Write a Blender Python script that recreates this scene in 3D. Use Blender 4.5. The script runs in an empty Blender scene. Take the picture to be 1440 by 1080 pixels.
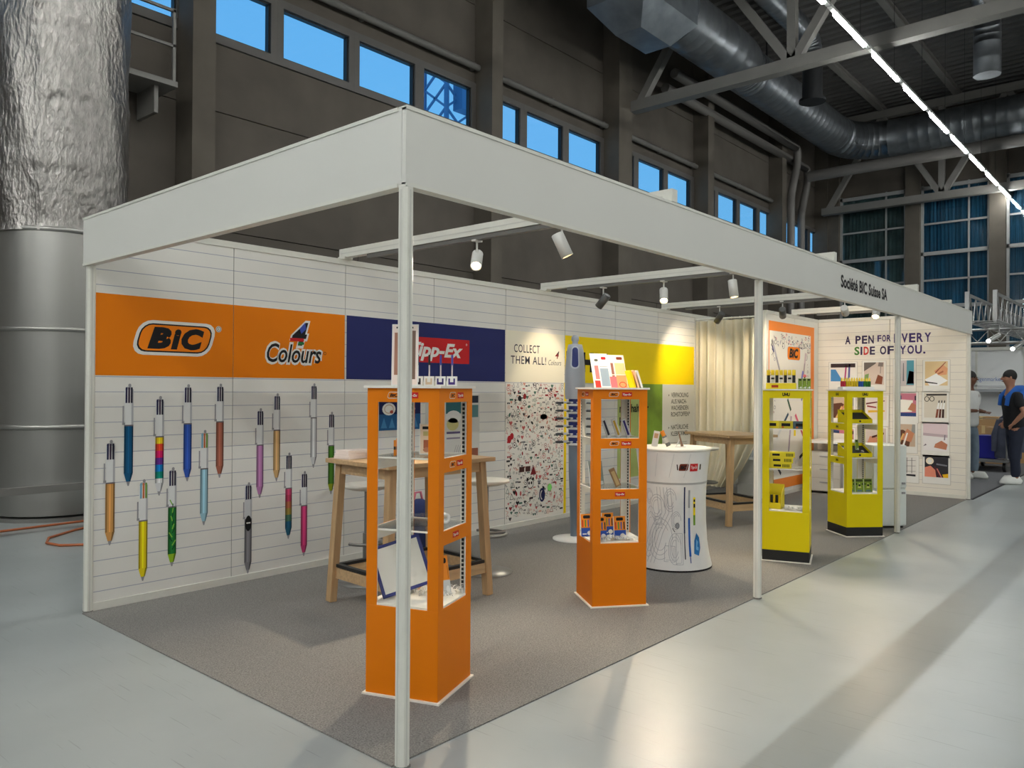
import bpy, bmesh, math, random
from mathutils import Vector, Matrix
random.seed(7)
S = bpy.context.scene
C = S.collection
R = math.radians

# ---------------------------------------------------------------- camera
cam_d = bpy.data.cameras.new('camera'); cam = bpy.data.objects.new('camera', cam_d); C.objects.link(cam)
CAM = Vector((-1.9717, -2.2631, 1.4408)); yaw, pitch, roll = 0.7178, 0.0059, 0.0064
fw = Vector((math.cos(pitch)*math.cos(yaw), math.cos(pitch)*math.sin(yaw), math.sin(pitch)))
rt = Vector((math.sin(yaw), -math.cos(yaw), 0)); up = rt.cross(fw)
r2 = rt*math.cos(roll) + up*math.sin(roll); u2 = up*math.cos(roll) - rt*math.sin(roll)
cam.matrix_world = Matrix(((r2.x, u2.x, -fw.x, CAM.x), (r2.y, u2.y, -fw.y, CAM.y), (r2.z, u2.z, -fw.z, CAM.z), (0, 0, 0, 1)))
cam_d.sensor_width = 36; cam_d.lens = 1101.47*36/1440; cam_d.clip_end = 400
S.camera = cam

# ---------------------------------------------------------------- sky (blue dusk seen through the windows) and exposure
W = bpy.data.worlds.new('dusk_sky'); S.world = W; W.use_nodes = True
nt = W.node_tree; nt.nodes.clear()
wo = nt.nodes.new('ShaderNodeOutputWorld'); bg = nt.nodes.new('ShaderNodeBackground')
tc = nt.nodes.new('ShaderNodeTexCoord'); sp = nt.nodes.new('ShaderNodeSeparateXYZ'); cr = nt.nodes.new('ShaderNodeValToRGB')
nz = nt.nodes.new('ShaderNodeTexNoise'); nz.inputs['Scale'].default_value = 3.0
mx = nt.nodes.new('ShaderNodeMixRGB'); mx.blend_type = 'SOFT_LIGHT'; mx.inputs[0].default_value = .12
nt.links.new(tc.outputs['Generated'], sp.inputs[0]); nt.links.new(sp.outputs['Z'], cr.inputs[0])
nt.links.new(tc.outputs['Generated'], nz.inputs[0])
cr.color_ramp.elements[0].color = (.24, .62, .98, 1); cr.color_ramp.elements[1].color = (.10, .42, .90, 1)
nt.links.new(cr.outputs[0], mx.inputs[1]); nt.links.new(nz.outputs['Color'], mx.inputs[2])
nt.links.new(mx.outputs[0], bg.inputs['Color']); nt.links.new(bg.outputs[0], wo.inputs[0])
bg.inputs['Strength'].default_value = 1.08
S.view_settings.view_transform = 'Standard'; S.view_settings.look = 'None'
S.view_settings.gamma = 1.0; S.view_settings.use_curve_mapping = False
S.view_settings.exposure = 0.0
TUBE = 94.0            # emission of the hall's LED tubes
SPOT = 95.0            # watts of one stand spotlight

# ---------------------------------------------------------------- helpers
def lin(c):
    return tuple(((v/255)/12.92 if v/255 <= .04045 else ((v/255+.055)/1.055)**2.4) for v in c)
MATS = {}
def mk(name, rgb, rough=.5, metal=0.0, ns=0, na=0.0, bump=0.0, bs=None, emit=0, alpha=None, spec=.5, stretch=None, coat=0):
    if name in MATS: return MATS[name]
    m = bpy.data.materials.new(name); m.use_nodes = True; t = m.node_tree; b = t.nodes['Principled BSDF']
    col = lin(rgb); b.inputs['Base Color'].default_value = (*col, 1)
    b.inputs['Roughness'].default_value = rough; b.inputs['Metallic'].default_value = metal
    b.inputs['Specular IOR Level'].default_value = spec; b.inputs['Coat Weight'].default_value = coat
    if emit:
        b.inputs['Emission Color'].default_value = (*col, 1); b.inputs['Emission Strength'].default_value = emit
    if alpha is not None: b.inputs['Alpha'].default_value = alpha
    if ns:
        tcn = t.nodes.new('ShaderNodeTexCoord'); mp = t.nodes.new('ShaderNodeMapping')
        t.links.new(tcn.outputs['Object'], mp.inputs[0])
        if stretch: mp.inputs['Scale'].default_value = stretch
        n = t.nodes.new('ShaderNodeTexNoise'); n.inputs['Scale'].default_value = ns; n.inputs['Detail'].default_value = 6
        t.links.new(mp.outputs[0], n.inputs['Vector'])
        if na:
            r = t.nodes.new('ShaderNodeValToRGB')
            r.color_ramp.elements[0].position = .3; r.color_ramp.elements[1].position = .7
            r.color_ramp.elements[0].color = (*[max(0, v*(1-na)) for v in col], 1); r.color_ramp.elements[1].color = (*[min(1, v*(1+na)) for v in col], 1)
            t.links.new(n.outputs['Fac'], r.inputs[0]); t.links.new(r.outputs[0], b.inputs['Base Color'])
        if bump:
            bn = t.nodes.new('ShaderNodeBump'); bn.inputs['Strength'].default_value = bump; bn.inputs['Distance'].default_value = bs or .01
            t.links.new(n.outputs['Fac'], bn.inputs['Height']); t.links.new(bn.outputs[0], b.inputs['Normal'])
    MATS[name] = m
    return m
def glass(name, rgb, thin=.12, rough=.03):
    """thin clear sheet: mostly see-through with a glossy reflection"""
    m = bpy.data.materials.new(name); m.use_nodes = True; t = m.node_tree; t.nodes.clear()
    o = t.nodes.new('ShaderNodeOutputMaterial'); mi = t.nodes.new('ShaderNodeMixShader'); tr = t.nodes.new('ShaderNodeBsdfTransparent')
    gl = t.nodes.new('ShaderNodeBsdfGlossy'); gl.inputs['Roughness'].default_value = rough
    fr = t.nodes.new('ShaderNodeLayerWeight'); fr.inputs['Blend'].default_value = .5
    pw = t.nodes.new('ShaderNodeMath'); pw.operation = 'POWER'; pw.inputs[1].default_value = 5.0
    ad = t.nodes.new('ShaderNodeMath'); ad.operation = 'MULTIPLY_ADD'; ad.inputs[1].default_value = .55; ad.inputs[2].default_value = .03+thin*.1
    t.links.new(fr.outputs['Facing'], pw.inputs[0]); t.links.new(pw.outputs[0], ad.inputs[0]); t.links.new(ad.outputs[0], mi.inputs[0])
    tr.inputs[0].default_value = (*lin(rgb), 1)
    t.links.new(tr.outputs[0], mi.inputs[1]); t.links.new(gl.outputs[0], mi.inputs[2]); t.links.new(mi.outputs[0], o.inputs[0])
    MATS[name] = m
    return m
def flat(rgb, rough=.6):
    return mk('ink_%d_%d_%d' % tuple(rgb), rgb, rough, spec=.25)

class MB:
    """collects boxes, bars, tubes, lathes and polygons into one mesh"""
    def __init__(s): s.v = []; s.f = []; s.m = []; s.sm = []; s.mats = []
    def mi(s, mat):
        if mat not in s.mats: s.mats.append(mat)
        return s.mats.index(mat)
    def add(s, vs, fs, mat, smooth=False, M=None):
        o = len(s.v); k = s.mi(mat)
        for p in vs: s.v.append(tuple(M @ Vector(p)) if M else tuple(p))
        for f in fs: s.f.append([i+o for i in f]); s.m.append(k); s.sm.append(smooth)
        return s
    def box(s, x0, x1, y0, y1, z0, z1, mat, M=None):
        vs = [(x, y, z) for z in (z0, z1) for y in (y0, y1) for x in (x0, x1)]
        return s.add(vs, [(0, 2, 3, 1), (4, 5, 7, 6), (0, 1, 5, 4), (2, 6, 7, 3), (0, 4, 6, 2), (1, 3, 7, 5)], mat, False, M)
    def cbox(s, c, d, mat, M=None):
        return s.box(c[0]-d[0]/2, c[0]+d[0]/2, c[1]-d[1]/2, c[1]+d[1]/2, c[2]-d[2]/2, c[2]+d[2]/2, mat, M)
    def bar(s, p0, p1, w, h, mat, upv=(0, 0, 1)):
        p0, p1 = Vector(p0), Vector(p1); d = (p1-p0); L = d.length; d.normalize(); u = Vector(upv)
        if abs(d.dot(u)) > .98: u = Vector((1, 0, 0))
        a = d.cross(u).normalized(); b = a.cross(d).normalized()
        M = Matrix(((a.x, d.x, b.x, p0.x), (a.y, d.y, b.y, p0.y), (a.z, d.z, b.z, p0.z), (0, 0, 0, 1)))
        return s.box(-w/2, w/2, 0, L, -h/2, h/2, mat, M)
    def tube(s, pts, r, mat, n=12, caps=True, smooth=True):
        pts = [Vector(p) for p in pts]; rs = r if isinstance(r, (list, tuple)) else [r]*len(pts)
        vs = []; fs = []; prev = None
        for i, p in enumerate(pts):
            d = (pts[min(i+1, len(pts)-1)]-pts[max(i-1, 0)]).normalized()
            if prev is None:
                a = d.cross(Vector((0, 0, 1)))
                if a.length < .05: a = d.cross(Vector((1, 0, 0)))
                a.normalize()
            else:
                a = (prev-d*prev.dot(d)).normalized()
            prev = a; b = d.cross(a)
            for k in range(n):
                t = 2*math.pi*k/n; vs.append(p+(a*math.cos(t)+b*math.sin(t))*rs[i])
        for i in range(len(pts)-1):
            for k in range(n):
                k2 = (k+1) % n; fs.append((i*n+k, i*n+k2, (i+1)*n+k2, (i+1)*n+k))
        s.add(vs, fs, mat, smooth)
        if caps:
            s.add(vs[:n], [tuple(range(n))[::-1]], mat); s.add(vs[-n:], [tuple(range(n))], mat)
        return s
    def lathe(s, prof, mat, n=24, c=(0, 0, 0), smooth=True, M=None):
        vs = []; fs = []
        for r, z in prof:
            for k in range(n):
                t = 2*math.pi*k/n; vs.append((c[0]+r*math.cos(t), c[1]+r*math.sin(t), c[2]+z))
        for i in range(len(prof)-1):
            for k in range(n):
                k2 = (k+1) % n; fs.append((i*n+k, i*n+k2, (i+1)*n+k2, (i+1)*n+k))
        s.add(vs, fs, mat, smooth, M)
        if prof[0][0] > 1e-4: s.add(vs[:n], [tuple(range(n))[::-1]], mat, False, M)
        if prof[-1][0] > 1e-4: s.add(vs[-n:], [tuple(range(n))], mat, False, M)
        return s
    def prism(s, poly, z0, z1, mat, M=None):
        n = len(poly); vs = [(x, y, z0) for x, y in poly]+[(x, y, z1) for x, y in poly]
        fs = [tuple(range(n))[::-1], tuple(range(n, 2*n))]+[(i, (i+1) % n, n+(i+1) % n, n+i) for i in range(n)]
        return s.add(vs, fs, mat, False, M)
    def sphere(s, c, r, mat, n=12, sc=(1, 1, 1)):
        pr = [(max(1e-5, math.sin(math.pi*i/8)*r), -math.cos(math.pi*i/8)*r) for i in range(9)]
        return s.lathe(pr, mat, n, M=Matrix.Translation(c) @ Matrix.Diagonal((*sc, 1)))
    def build(s, name, parent=None, loc=None, rz=None, bevel=0):
        me = bpy.data.meshes.new(name); me.from_pydata(s.v, [], s.f)
        for m in s.mats: me.materials.append(m)
        me.polygons.foreach_set('material_index', s.m); me.polygons.foreach_set('use_smooth', s.sm); me.update()
        o = bpy.data.objects.new(name, me); C.objects.link(o)
        if parent is not None: o.parent = parent
        if loc is not None: o.location = loc
        if rz is not None: o.rotation_euler = (0, 0, rz)
        if bevel:
            b = o.modifiers.new('bevel', 'BEVEL'); b.width = bevel; b.segments = 2; b.limit_method = 'ANGLE'
        return o

def tag(o, label, cat, group=None):
    o['label'] = label; o['category'] = cat
    if group: o['group'] = group
    return o
def thing(name, label, cat, loc=(0, 0, 0), rz=0, group=None):
    o = bpy.data.objects.new(name, None); C.objects.link(o); o.location = loc; o.rotation_euler = (0, 0, rz); o.empty_display_size = .05
    return tag(o, label, cat, group)
def struct(o):
    o['kind'] = 'structure'; return o
def sroot(name, loc=(0, 0, 0)):
    o = bpy.data.objects.new(name, None); C.objects.link(o); o.location = loc; o['kind'] = 'structure'; o.empty_display_size = .05; return o

_tc = {}
def text2d(body, bold=0.0, shear=0.0, space=1.0):
    k = (body, bold, shear, space)
    if k in _tc: return _tc[k]
    cu = bpy.data.curves.new('lettering_tmp', 'FONT'); cu.body = body; cu.size = 1; cu.offset = bold; cu.shear = shear
    cu.space_character = space; cu.fill_mode = 'FRONT'; cu.resolution_u = 3; cu.align_x = 'LEFT'
    ob = bpy.data.objects.new('lettering_tmp', cu); C.objects.link(ob)
    dg = bpy.context.evaluated_depsgraph_get(); me = bpy.data.meshes.new_from_object(ob.evaluated_get(dg))
    vs = [(v.co.x, v.co.y) for v in me.vertices]; fs = [tuple(p.vertices) for p in me.polygons]
    bpy.data.objects.remove(ob); bpy.data.curves.remove(cu); bpy.data.meshes.remove(me)
    _tc[k] = (vs, fs); return vs, fs

class PR(MB):
    """flat print laid on a surface: a, b are coordinates along the surface, layers keep overlaps apart"""
    def __init__(s, O, A, B, eps=.0008, f=None):
        super().__init__(); s.O, s.A, s.B = Vector(O), Vector(A).normalized(), Vector(B).normalized(); s.N = s.A.cross(s.B).normalized(); s.eps = eps; s.fn = f
    def P(s, a, b, l=1):
        if s.fn: return s.fn(a, b, l*s.eps)
        return s.O+s.A*a+s.B*b+s.N*(s.eps*l)
    def poly(s, pts, mat, l=1):
        ar = sum(pts[i][0]*pts[(i+1) % len(pts)][1]-pts[(i+1) % len(pts)][0]*pts[i][1] for i in range(len(pts)))
        if ar < 0: pts = pts[::-1]
        return s.add([s.P(a, b, l) for a, b in pts], [tuple(range(len(pts)))], mat)
    def rect(s, a0, a1, b0, b1, mat, l=1): return s.poly([(a0, b0), (a1, b0), (a1, b1), (a0, b1)], mat, l)
    def ell(s, a, b, ra, rb, mat, l=1, n=16, rot=0):
        c, d = math.cos(rot), math.sin(rot)
        return s.poly([(a+ra*math.cos(t)*c-rb*math.sin(t)*d, b+ra*math.cos(t)*d+rb*math.sin(t)*c) for t in [2*math.pi*i/n for i in range(n)]], mat, l)
    def line(s, pts, w, mat, l=1):
        for (a0, b0), (a1, b1) in zip(pts[:-1], pts[1:]):
            L = math.hypot(a1-a0, b1-b0)
            if L < 1e-6: continue
            nx, ny = -(b1-b0)/L*w/2, (a1-a0)/L*w/2
            s.poly([(a0+nx, b0+ny), (a0-nx, b0-ny), (a1-nx, b1-ny), (a1+nx, b1+ny)], mat, l)
        return s
    def ring(s, a, b, ra, rb, w, mat, l=1, n=18, t0=0, t1=2*math.pi):
        ps = [(a+ra*math.cos(t0+(t1-t0)*i/n), b+rb*math.sin(t0+(t1-t0)*i/n)) for i in range(n+1)]
        return s.line(ps, w, mat, l)
    def rrect(s, a0, a1, b0, b1, r, mat, l=1, shear=0):
        pts = []
        for cx, cy, t0 in ((a1-r, b1-r, 0), (a0+r, b1-r, 90), (a0+r, b0+r, 180), (a1-r, b0+r, 270)):
            for i in range(5):
                t = R(t0+22.5*i); pts.append((cx+r*math.cos(t), cy+r*math.sin(t)))
        bm = (b0+b1)/2
        return s.poly([(a+(b-bm)*shear, b) for a, b in pts], mat, l)
    def text(s, body, a, b, h, mat, l=1, w=None, bold=0.0, shear=0.0, space=1.0, align='l', rot=0):
        vs, fs = text2d(body, bold, shear, space)
        if not vs: return s
        x0 = min(p[0] for p in vs); x1 = max(p[0] for p in vs); y1 = max(p[1] for p in vs); y0 = 0 if min(p[1] for p in vs) > -.03 else min(p[1] for p in vs)
        k = h/.72; kx = (w/(x1-x0)) if w else k
        off = {'l': 0, 'c': -(x1-x0)*kx/2, 'r': -(x1-x0)*kx}[align]
        c, d = math.cos(rot), math.sin(rot)
        q = [((x-x0)*kx+off, y*k) for x, y in vs]
        s.add([s.P(a+x*c-y*d, b+x*d+y*c, l) for x, y in q], fs, mat)
        return s
def area_pts(pts, ox, oy, sc): return [(ox+x*sc, oy+y*sc) for x, y in pts]
INK = flat((22, 20, 22)); WHITE = mk('print_white', (228, 226, 220), .5); RED = flat((196, 32, 36)); BICO = flat((238, 128, 0)); NAVY = flat((20, 28, 76)); YEL = flat((245, 214, 0))
def bic_badge(p, a, b, h, l=1):
    """orange lozenge with the black slanted word, as printed all over the stand; a, b = centre"""
    w = h*2.35
    p.rrect(a-w/2-h*.10, a+w/2+h*.10, b-h*.60, b+h*.60, h*.4, WHITE, l, .25)
    p.rrect(a-w/2, a+w/2, b-h*.5, b+h*.5, h*.34, INK, l+1, .25)
    p.rrect(a-w/2+h*.05, a+w/2-h*.05, b-h*.45, b+h*.45, h*.3, BICO, l+2, .25)
    p.text('BiC', a-w*.36, b-h*.27, h*.56, INK, l+3, w=w*.72, bold=.05, shear=.22)
def tippex_badge(p, a, b, h, l=1):
    w = h*2.5
    p.rect(a-w/2, a+w/2, b-h/2, b+h/2, RED, l)
    p.text('Tipp-Ex', a, b-h*.2, h*.42, WHITE, l+1, w=w*.86, bold=.03, shear=.2, align='c')
def uhu_badge(p, a, b, h, l=1):
    p.text('UHU', a, b-h/2, h, INK, l, w=h*2.3, bold=.06, align='c')
# ---------------------------------------------------------------- materials of the hall
CONC = mk('concrete', (84, 77, 69), .85, ns=1.1, na=.16, bump=.25, bs=.01)
CONC2 = mk('concrete_pilaster', (88, 81, 72), .85, ns=1.6, na=.14, bump=.2)
FRAME = mk('window_frame_grey', (84, 80, 76), .5, ns=4, na=.06)
STEEL = mk('painted_steel', (118, 115, 110), .6, ns=2, na=.08)
GALV = mk('galvanised_duct', (132, 136, 140), .38, .85, ns=3, na=.18, bump=.08)
GALVB = mk('galvanised_box', (140, 146, 152), .35, .8, ns=2.2, na=.22, bump=.1)
DARK = mk('dark_metal', (30, 31, 33), .5, .3)
FLOORM = mk('hall_floor', (152, 157, 156), .33, ns=1.1, na=.10, bump=.02)
# scratches and scuffs in the sealed floor
t = FLOORM.node_tree; b = t.nodes['Principled BSDF']
src = b.inputs['Base Color'].links[0].from_socket; tcn = t.nodes.new('ShaderNodeTexCoord')
for q_, (rot_, sc_, thr, amt, colr) in enumerate(((.6, (80, 2.2, 1), .665, .3, (78, 76, 70)), (-1.0, (90, 1.6, 1), .68, .28, (84, 82, 76)), (2.2, (2.2, 1.6, 1), .70, .12, (176, 178, 172)))):
    mp = t.nodes.new('ShaderNodeMapping'); mp.inputs['Scale'].default_value = sc_; mp.inputs['Rotation'].default_value = (0, 0, rot_)
    vo = t.nodes.new('ShaderNodeTexNoise'); vo.inputs['Scale'].default_value = 1.0; vo.inputs['Detail'].default_value = 3
    rr = t.nodes.new('ShaderNodeMapRange'); rr.inputs[1].default_value = thr; rr.inputs[2].default_value = thr+.03; rr.inputs[4].default_value = amt
    mix = t.nodes.new('ShaderNodeMixRGB'); mix.inputs[2].default_value = (*lin(colr), 1)
    t.links.new(tcn.outputs['Object'], mp.inputs[0]); t.links.new(mp.outputs[0], vo.inputs['Vector']); t.links.new(vo.outputs['Fac'], rr.inputs[0]); t.links.new(rr.outputs[0], mix.inputs[0]); t.links.new(src, mix.inputs[1]); src = mix.outputs[0]
t.links.new(src, b.inputs['Base Color'])
PANE = glass('window_glass', (236, 244, 250), .1)
LEDM = mk('led_tube', (250, 254, 252), .4, emit=TUBE)

YW, XF, YR, XR, ZC = 9.8, 31.4, -20.0, -26.0, 12.6
struct(MB().box(XR, XF, YR, YW, -.2, 0, FLOORM).build('floor'))
# corrugated roof deck
m = MB(); DECK = mk('roof_deck', (92, 90, 88), .6, .2); x = XR
vs = []; fs = []
while x < XF:
    for dx, dz in ((0, 0), (.16, 0), (.2, .08), (.36, .08)): vs += [(x+dx, YR, ZC+dz), (x+dx, YW, ZC+dz)]
    x += .4
for i in range(len(vs)//2-1): fs.append((2*i, 2*i+1, 2*i+3, 2*i+2))
m.add(vs, fs, DECK); struct(m.build('ceiling'))
struct(MB().box(XR, XF, YR-.3, YR, 0, ZC+.1, CONC).build('wall_right'))
struct(MB().box(XR-.3, XR, YR, YW, 0, ZC+.1, CONC).build('wall_rear'))

# hall wall with window band, pilasters and concrete panels
wl = sroot('wall_left', (0, YW, 0))
PIL = [(-9.2, -8.8), (-2.9, -2.5), (3.79, 4.16), (10.53, 10.88), (15.51, 16.15), (20.55, 20.95), (26.4, 26.8), (31.1, 31.4)]
edges = [XR]+[c for a_, b_ in PIL for c in (a_, b_)]
MB().box(XR, XF, .06, .3, 0, 7.04, DARK).box(XR, XF, .06, .3, 8.2, ZC+.1, DARK).build('wall_core', wl)
for a_, b_ in zip([XR]+[q[1] for q in PIL[:-1]], [q[0] for q in PIL]):
    for z0, z1 in ((0, 2), (2, 4), (4, 5.94), (5.94, 7.05), (8.2, 9.95), (9.95, ZC+.05)):
        w2 = (a_+b_)/2
        for s0, s1 in (((a_, w2), (w2, b_)) if z1 < 5 else ((a_, b_),)):
            MB().box(s0+.008, s1-.008, 0, .08, z0+.008, z1-.008, CONC).build('concrete_panel', wl)
for a_, b_ in PIL: MB().box(a_, b_, -.52, .1, 0, ZC, CONC2).build('pilaster', wl)
nwin = 0
for i in range(-3, 17):
    x0 = 4.01+1.655*i; x1 = x0+1.41
    nwin += 1; m = MB()
    a0, a1 = x0-.122, x1+.122
    m.box(a0, x0, -.04, .12, 7.05, 8.2, FRAME).box(x1, a1, -.04, .12, 7.05, 8.2, FRAME).box(x0, x1, -.04, .12, 7.05, 7.19, FRAME).box(x0, x1, -.04, .12, 8.06, 8.2, FRAME)
    m.box(x0, x0+.03, -.0, .1, 7.19, 8.06, DARK).box(x1-.03, x1, 0, .1, 7.19, 8.06, DARK).box(x0, x1, 0, .1, 7.19, 7.215, DARK).box(x0, x1, 0, .1, 8.035, 8.06, DARK)
    o = struct(m.build('window_%d' % nwin, None, (0, YW, 0)))
    MB().box(x0+.02, x1-.02, .05, .06, 7.2, 8.05, PANE).build('pane', o)
# roller blind cassettes over the windows
for k, (a_, b_) in enumerate(((4.2, 10.5), (10.9, 15.48), (16.2, 20.5), (21, 26.35))):
    m = MB(); m.tube([(a_, YW-.14, 8.5), (b_, YW-.14, 8.5)], .07, STEEL, 12)
    for xx in (a_+.1, (a_+b_)/2, b_-.1): m.box(xx-.03, xx+.03, YW-.14, YW, 8.44, 8.6, STEEL)
    tag(m.build('blind_cassette'), 'grey roller blind tube above the ' + ('left group of', 'second group of', 'third group of', 'farthest group of')[k] + ' hall windows', 'blind', 'blind tubes over the hall windows')

# far glazed wall
wf = sroot('wall_far', (XF, 0, 0))
MB().box(.25, .4, YR, YW, 0, ZC+.1, mk('office_dark', (38, 42, 46), .8)).build('wall_core', wf)
MB().box(0, .3, YR, YW, 9.4, ZC+.1, CONC).build('spandrel', wf)
MB().box(0, .3, YR, -6, 0, 9.4, CONC).build('concrete_panel', wf)
colsY = [9.1, 6.05, 3.2, .5, -2.2, -5]
for y in colsY: MB().box(-.25, .25, y-.26, y+.26, 0, ZC, CONC2).build('column', wf)
WF2 = mk('far_window_frame', (150, 150, 148), .5)
BLUEC = mk('blue_curtain', (62, 104, 126), .8, ns=6, na=.55, stretch=(1, 3, .05))
GREYC = mk('grey_room', (112, 110, 98), .8, ns=1.5, na=.4)
FGL = glass('far_glass', (214, 230, 236), .3, .05)
levels = [2.4, 4.7, 6.75, 9.3]
for k in range(len(colsY)-1):
    y1, y0 = colsY[k]-.26, colsY[k+1]+.26; nwin += 1; m = MB()
    for z in levels: m.box(-.06, .06, y0, y1, z-.07, z+.07, WF2)
    for z in (5.72, 7.9): m.box(-.03, .03, y0, y1, z-.035, z+.035, WF2)
    for yy in (y0+.04, y1-.04): m.box(-.06, .06, yy-.05, yy+.05, 0, 9.4, WF2)
    ym = y0+(y1-y0)*.30; m.box(-.03, .03, ym-.03, ym+.03, 0, 9.4, WF2)
    o = struct(m.build('window_%d' % nwin, None, (XF, 0, 0)))
    for z0, z1 in zip([0]+levels[:-1], levels):
        MB().box(.0, .01, y0+.05, y1-.05, z0+.07, z1-.07, FGL).build('pane', o)
    # curtain folds behind the panes
    cm = MB(); vs = []; fs = []; n = 60
    for i in range(n+1):
        yy = y0+(y1-y0)*i/n; dx = .14+.035*math.sin(i*1.9)+.02*math.sin(i*.7)
        vs += [(dx, yy, .1), (dx, yy, 9.3)]
    for i in range(n): fs.append((2*i, 2*i+2, 2*i+3, 2*i+1))
    cm.add(vs, fs, GREYC if k == 0 else BLUEC, True); cm.build('drawn_curtain', o)

# roof steel: two lattice girders and purlins
for k, (gx, zb) in enumerate(((16.2, 9.1), (30.6, 8.75))):
    g = thing('roof_girder', ('big grey lattice girder crossing under the roof above the stand', 'distant lattice girder just in front of the far glazed wall')[k], 'girder', (gx, 0, 0))
    MB().box(-.14, .14, YR, 9.3, zb-.14, zb+.14, STEEL).build('bottom_chord', g)
    MB().box(-.14, .14, YR, 9.3, ZC-.5, ZC-.2, STEEL).build('top_chord', g)
    y = 9.1; s_ = 0
    while y > -14:
        y2 = y-2.1
        MB().bar((0, y, zb if s_ == 0 else ZC-.4), (0, y2, ZC-.4 if s_ == 0 else zb), .2, .2, STEEL, (1, 0, 0)).build('diagonal', g)
        if s_ == 1: MB().box(-.1, .1, y2-.1, y2+.1, zb, ZC-.3, STEEL).build('strut', g)
        y = y2; s_ = 1-s_
for k, yy in enumerate((7.0, 4.4, 1.4, -1.6)):
    m = MB(); m.box(-2, XF, yy-.1, yy+.1, ZC-.22, ZC-.17, STEEL).box(-2, XF, yy-.02, yy+.02, ZC-.17, ZC-.03, STEEL).box(-2, XF, yy-.1, yy+.1, ZC-.03, ZC, STEEL)
    tag(m.build('roof_purlin'), ('steel purlin under the roof deck nearest the window wall', 'second steel purlin out from the window wall under the roof', 'steel purlin right above the line of LED lights', 'steel purlin under the roof farthest from the window wall')[k], 'purlin', 'roof purlins')

# ventilation ducts
def duct(m, path, r, mat, step=.34, n=26, seam=.005):
    P = [Vector(p) for p in path]; out = []; rs = []
    for a_, b_ in zip(P[:-1], P[1:]):
        L = (b_-a_).length; k = max(1, int(L/step))
        for i in range(k):
            q = a_.lerp(b_, i/k); d = (b_-a_).normalized()
            out += [q, q+d*min(.02, L/k*.2), q+d*min(.04, L/k*.4)]; rs += [r, r+seam, r]
    out.append(P[-1]); rs.append(r)
    m.tube(out, rs, mat, n)
def bend(a_, c_, b_, n=6):
    a_, c_, b_ = Vector(a_), Vector(c_), Vector(b_)
    return [a_*(1-t)**2+c_*2*t*(1-t)+b_*t*t for t in [i/n for i in range(n+1)]]
d = thing('ventilation_duct', 'huge round spiral duct running along the windows and turning across the far end', 'duct', (15, 7.8, 10.2))
def loc(p): return [tuple(Vector(q)-Vector((15, 7.8, 10.2))) for q in p]
m = MB(); duct(m, loc([(14.2, 6.9, 10.2), (15.6, 6.9, 10.2)]+bend((15.6, 6.9, 10.2), (17.6, 6.9, 10.2), (18.4, 7.3, 10.5))[1:]+bend((18.4, 7.3, 10.5), (19.4, 7.8, 10.9), (20.6, 7.8, 10.9))[1:]), .66, GALV); m.build('spiral_section', d)
m = MB(); duct(m, loc([(20.6, 7.8, 10.9), (27.4, 7.8, 10.9)]), .66, GALV); m.build('spiral_section', d)
m = MB(); duct(m, loc(bend((27.4, 7.8, 10.9), (29.4, 7.8, 10.9), (29.4, 6.0, 10.9), 8)), .68, GALV, .3); m.build('elbow', d)
m = MB(); duct(m, loc([(29.4, 6.0, 10.9), (29.4, -12, 10.9)]), .66, GALV); m.build('spiral_section', d)
for xx in (21.5, 25): MB().box(xx-15-.02, xx-15+.02, -.02, .02, .7, 2.3, DARK).build('hanger', d)
# rectangular plenum with its tapered mouth
d = thing('duct_plenum', 'boxy galvanised plenum of the big duct hanging over the stand', 'duct', (13, 7.2, 9.6))
MB().box(-1.1, 1.2, -.9, .55, .15, 2.4, GALVB).build('plenum_box', d)
m = MB(); m.add([(-1.1, -.9, .15), (1.2, -.9, .15), (1.2, .55, .15), (-1.1, .55, .15), (-.5, -.45, -.35), (.75, -.45, -.35), (.75, .2, -.35), (-.5, .2, -.35)], [(0, 1, 5, 4), (1, 2, 6, 5), (2, 3, 7, 6), (3, 0, 4, 7), (4, 5, 6, 7)], GALVB); m.build('tapered_hopper', d)
MB().box(-3.6, -1.1, -.6, .9, .9, 2.3, GALVB).build('side_duct', d)
MB().box(-3.7, -1.0, -.68, .98, .78, .9, GALVB).build('flange', d)
# thin ducts with drop diffusers
d = thing('branch_duct', 'thin spiral branch duct dropping to a drum shaped diffuser', 'duct', (17, 5.5, 10))
m = MB(); duct(m, [(-4.6, -.2, 1.9), (-2.6, -.1, 1.3)]+bend((-2.6, -.1, 1.3), (-1.6, 0, .9), (-.6, 0, .9))[1:]+[(1.6, 0, .9)], .27, GALV, .2, 18); m.build('spiral_section', d)
m = MB(); duct(m, bend((1.6, 0, .9), (2.1, 0, .9), (2.1, 0, .3)), .25, GALV, .2, 18); m.build('elbow', d)
MB().lathe([(.26, -.75), (.26, .3)], DARK, 20, (2.1, 0, 0)).lathe([(.34, -.82), (.34, -.75)], DARK, 20, (2.1, 0, 0)).build('diffuser', d)
d = thing('drop_duct', 'short spiral duct hanging down at the right edge of the roof', 'duct', (20, 1.6, 10))
m = MB(); duct(m, [(-2.6, -.2, 2.3), (-.9, -.1, 1.2)]+bend((-.9, -.1, 1.2), (.1, 0, .6), (.1, 0, 0))[1:]+[(.1, 0, -.8)], .3, GALV, .3, 18); m.build('spiral_section', d)
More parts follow.
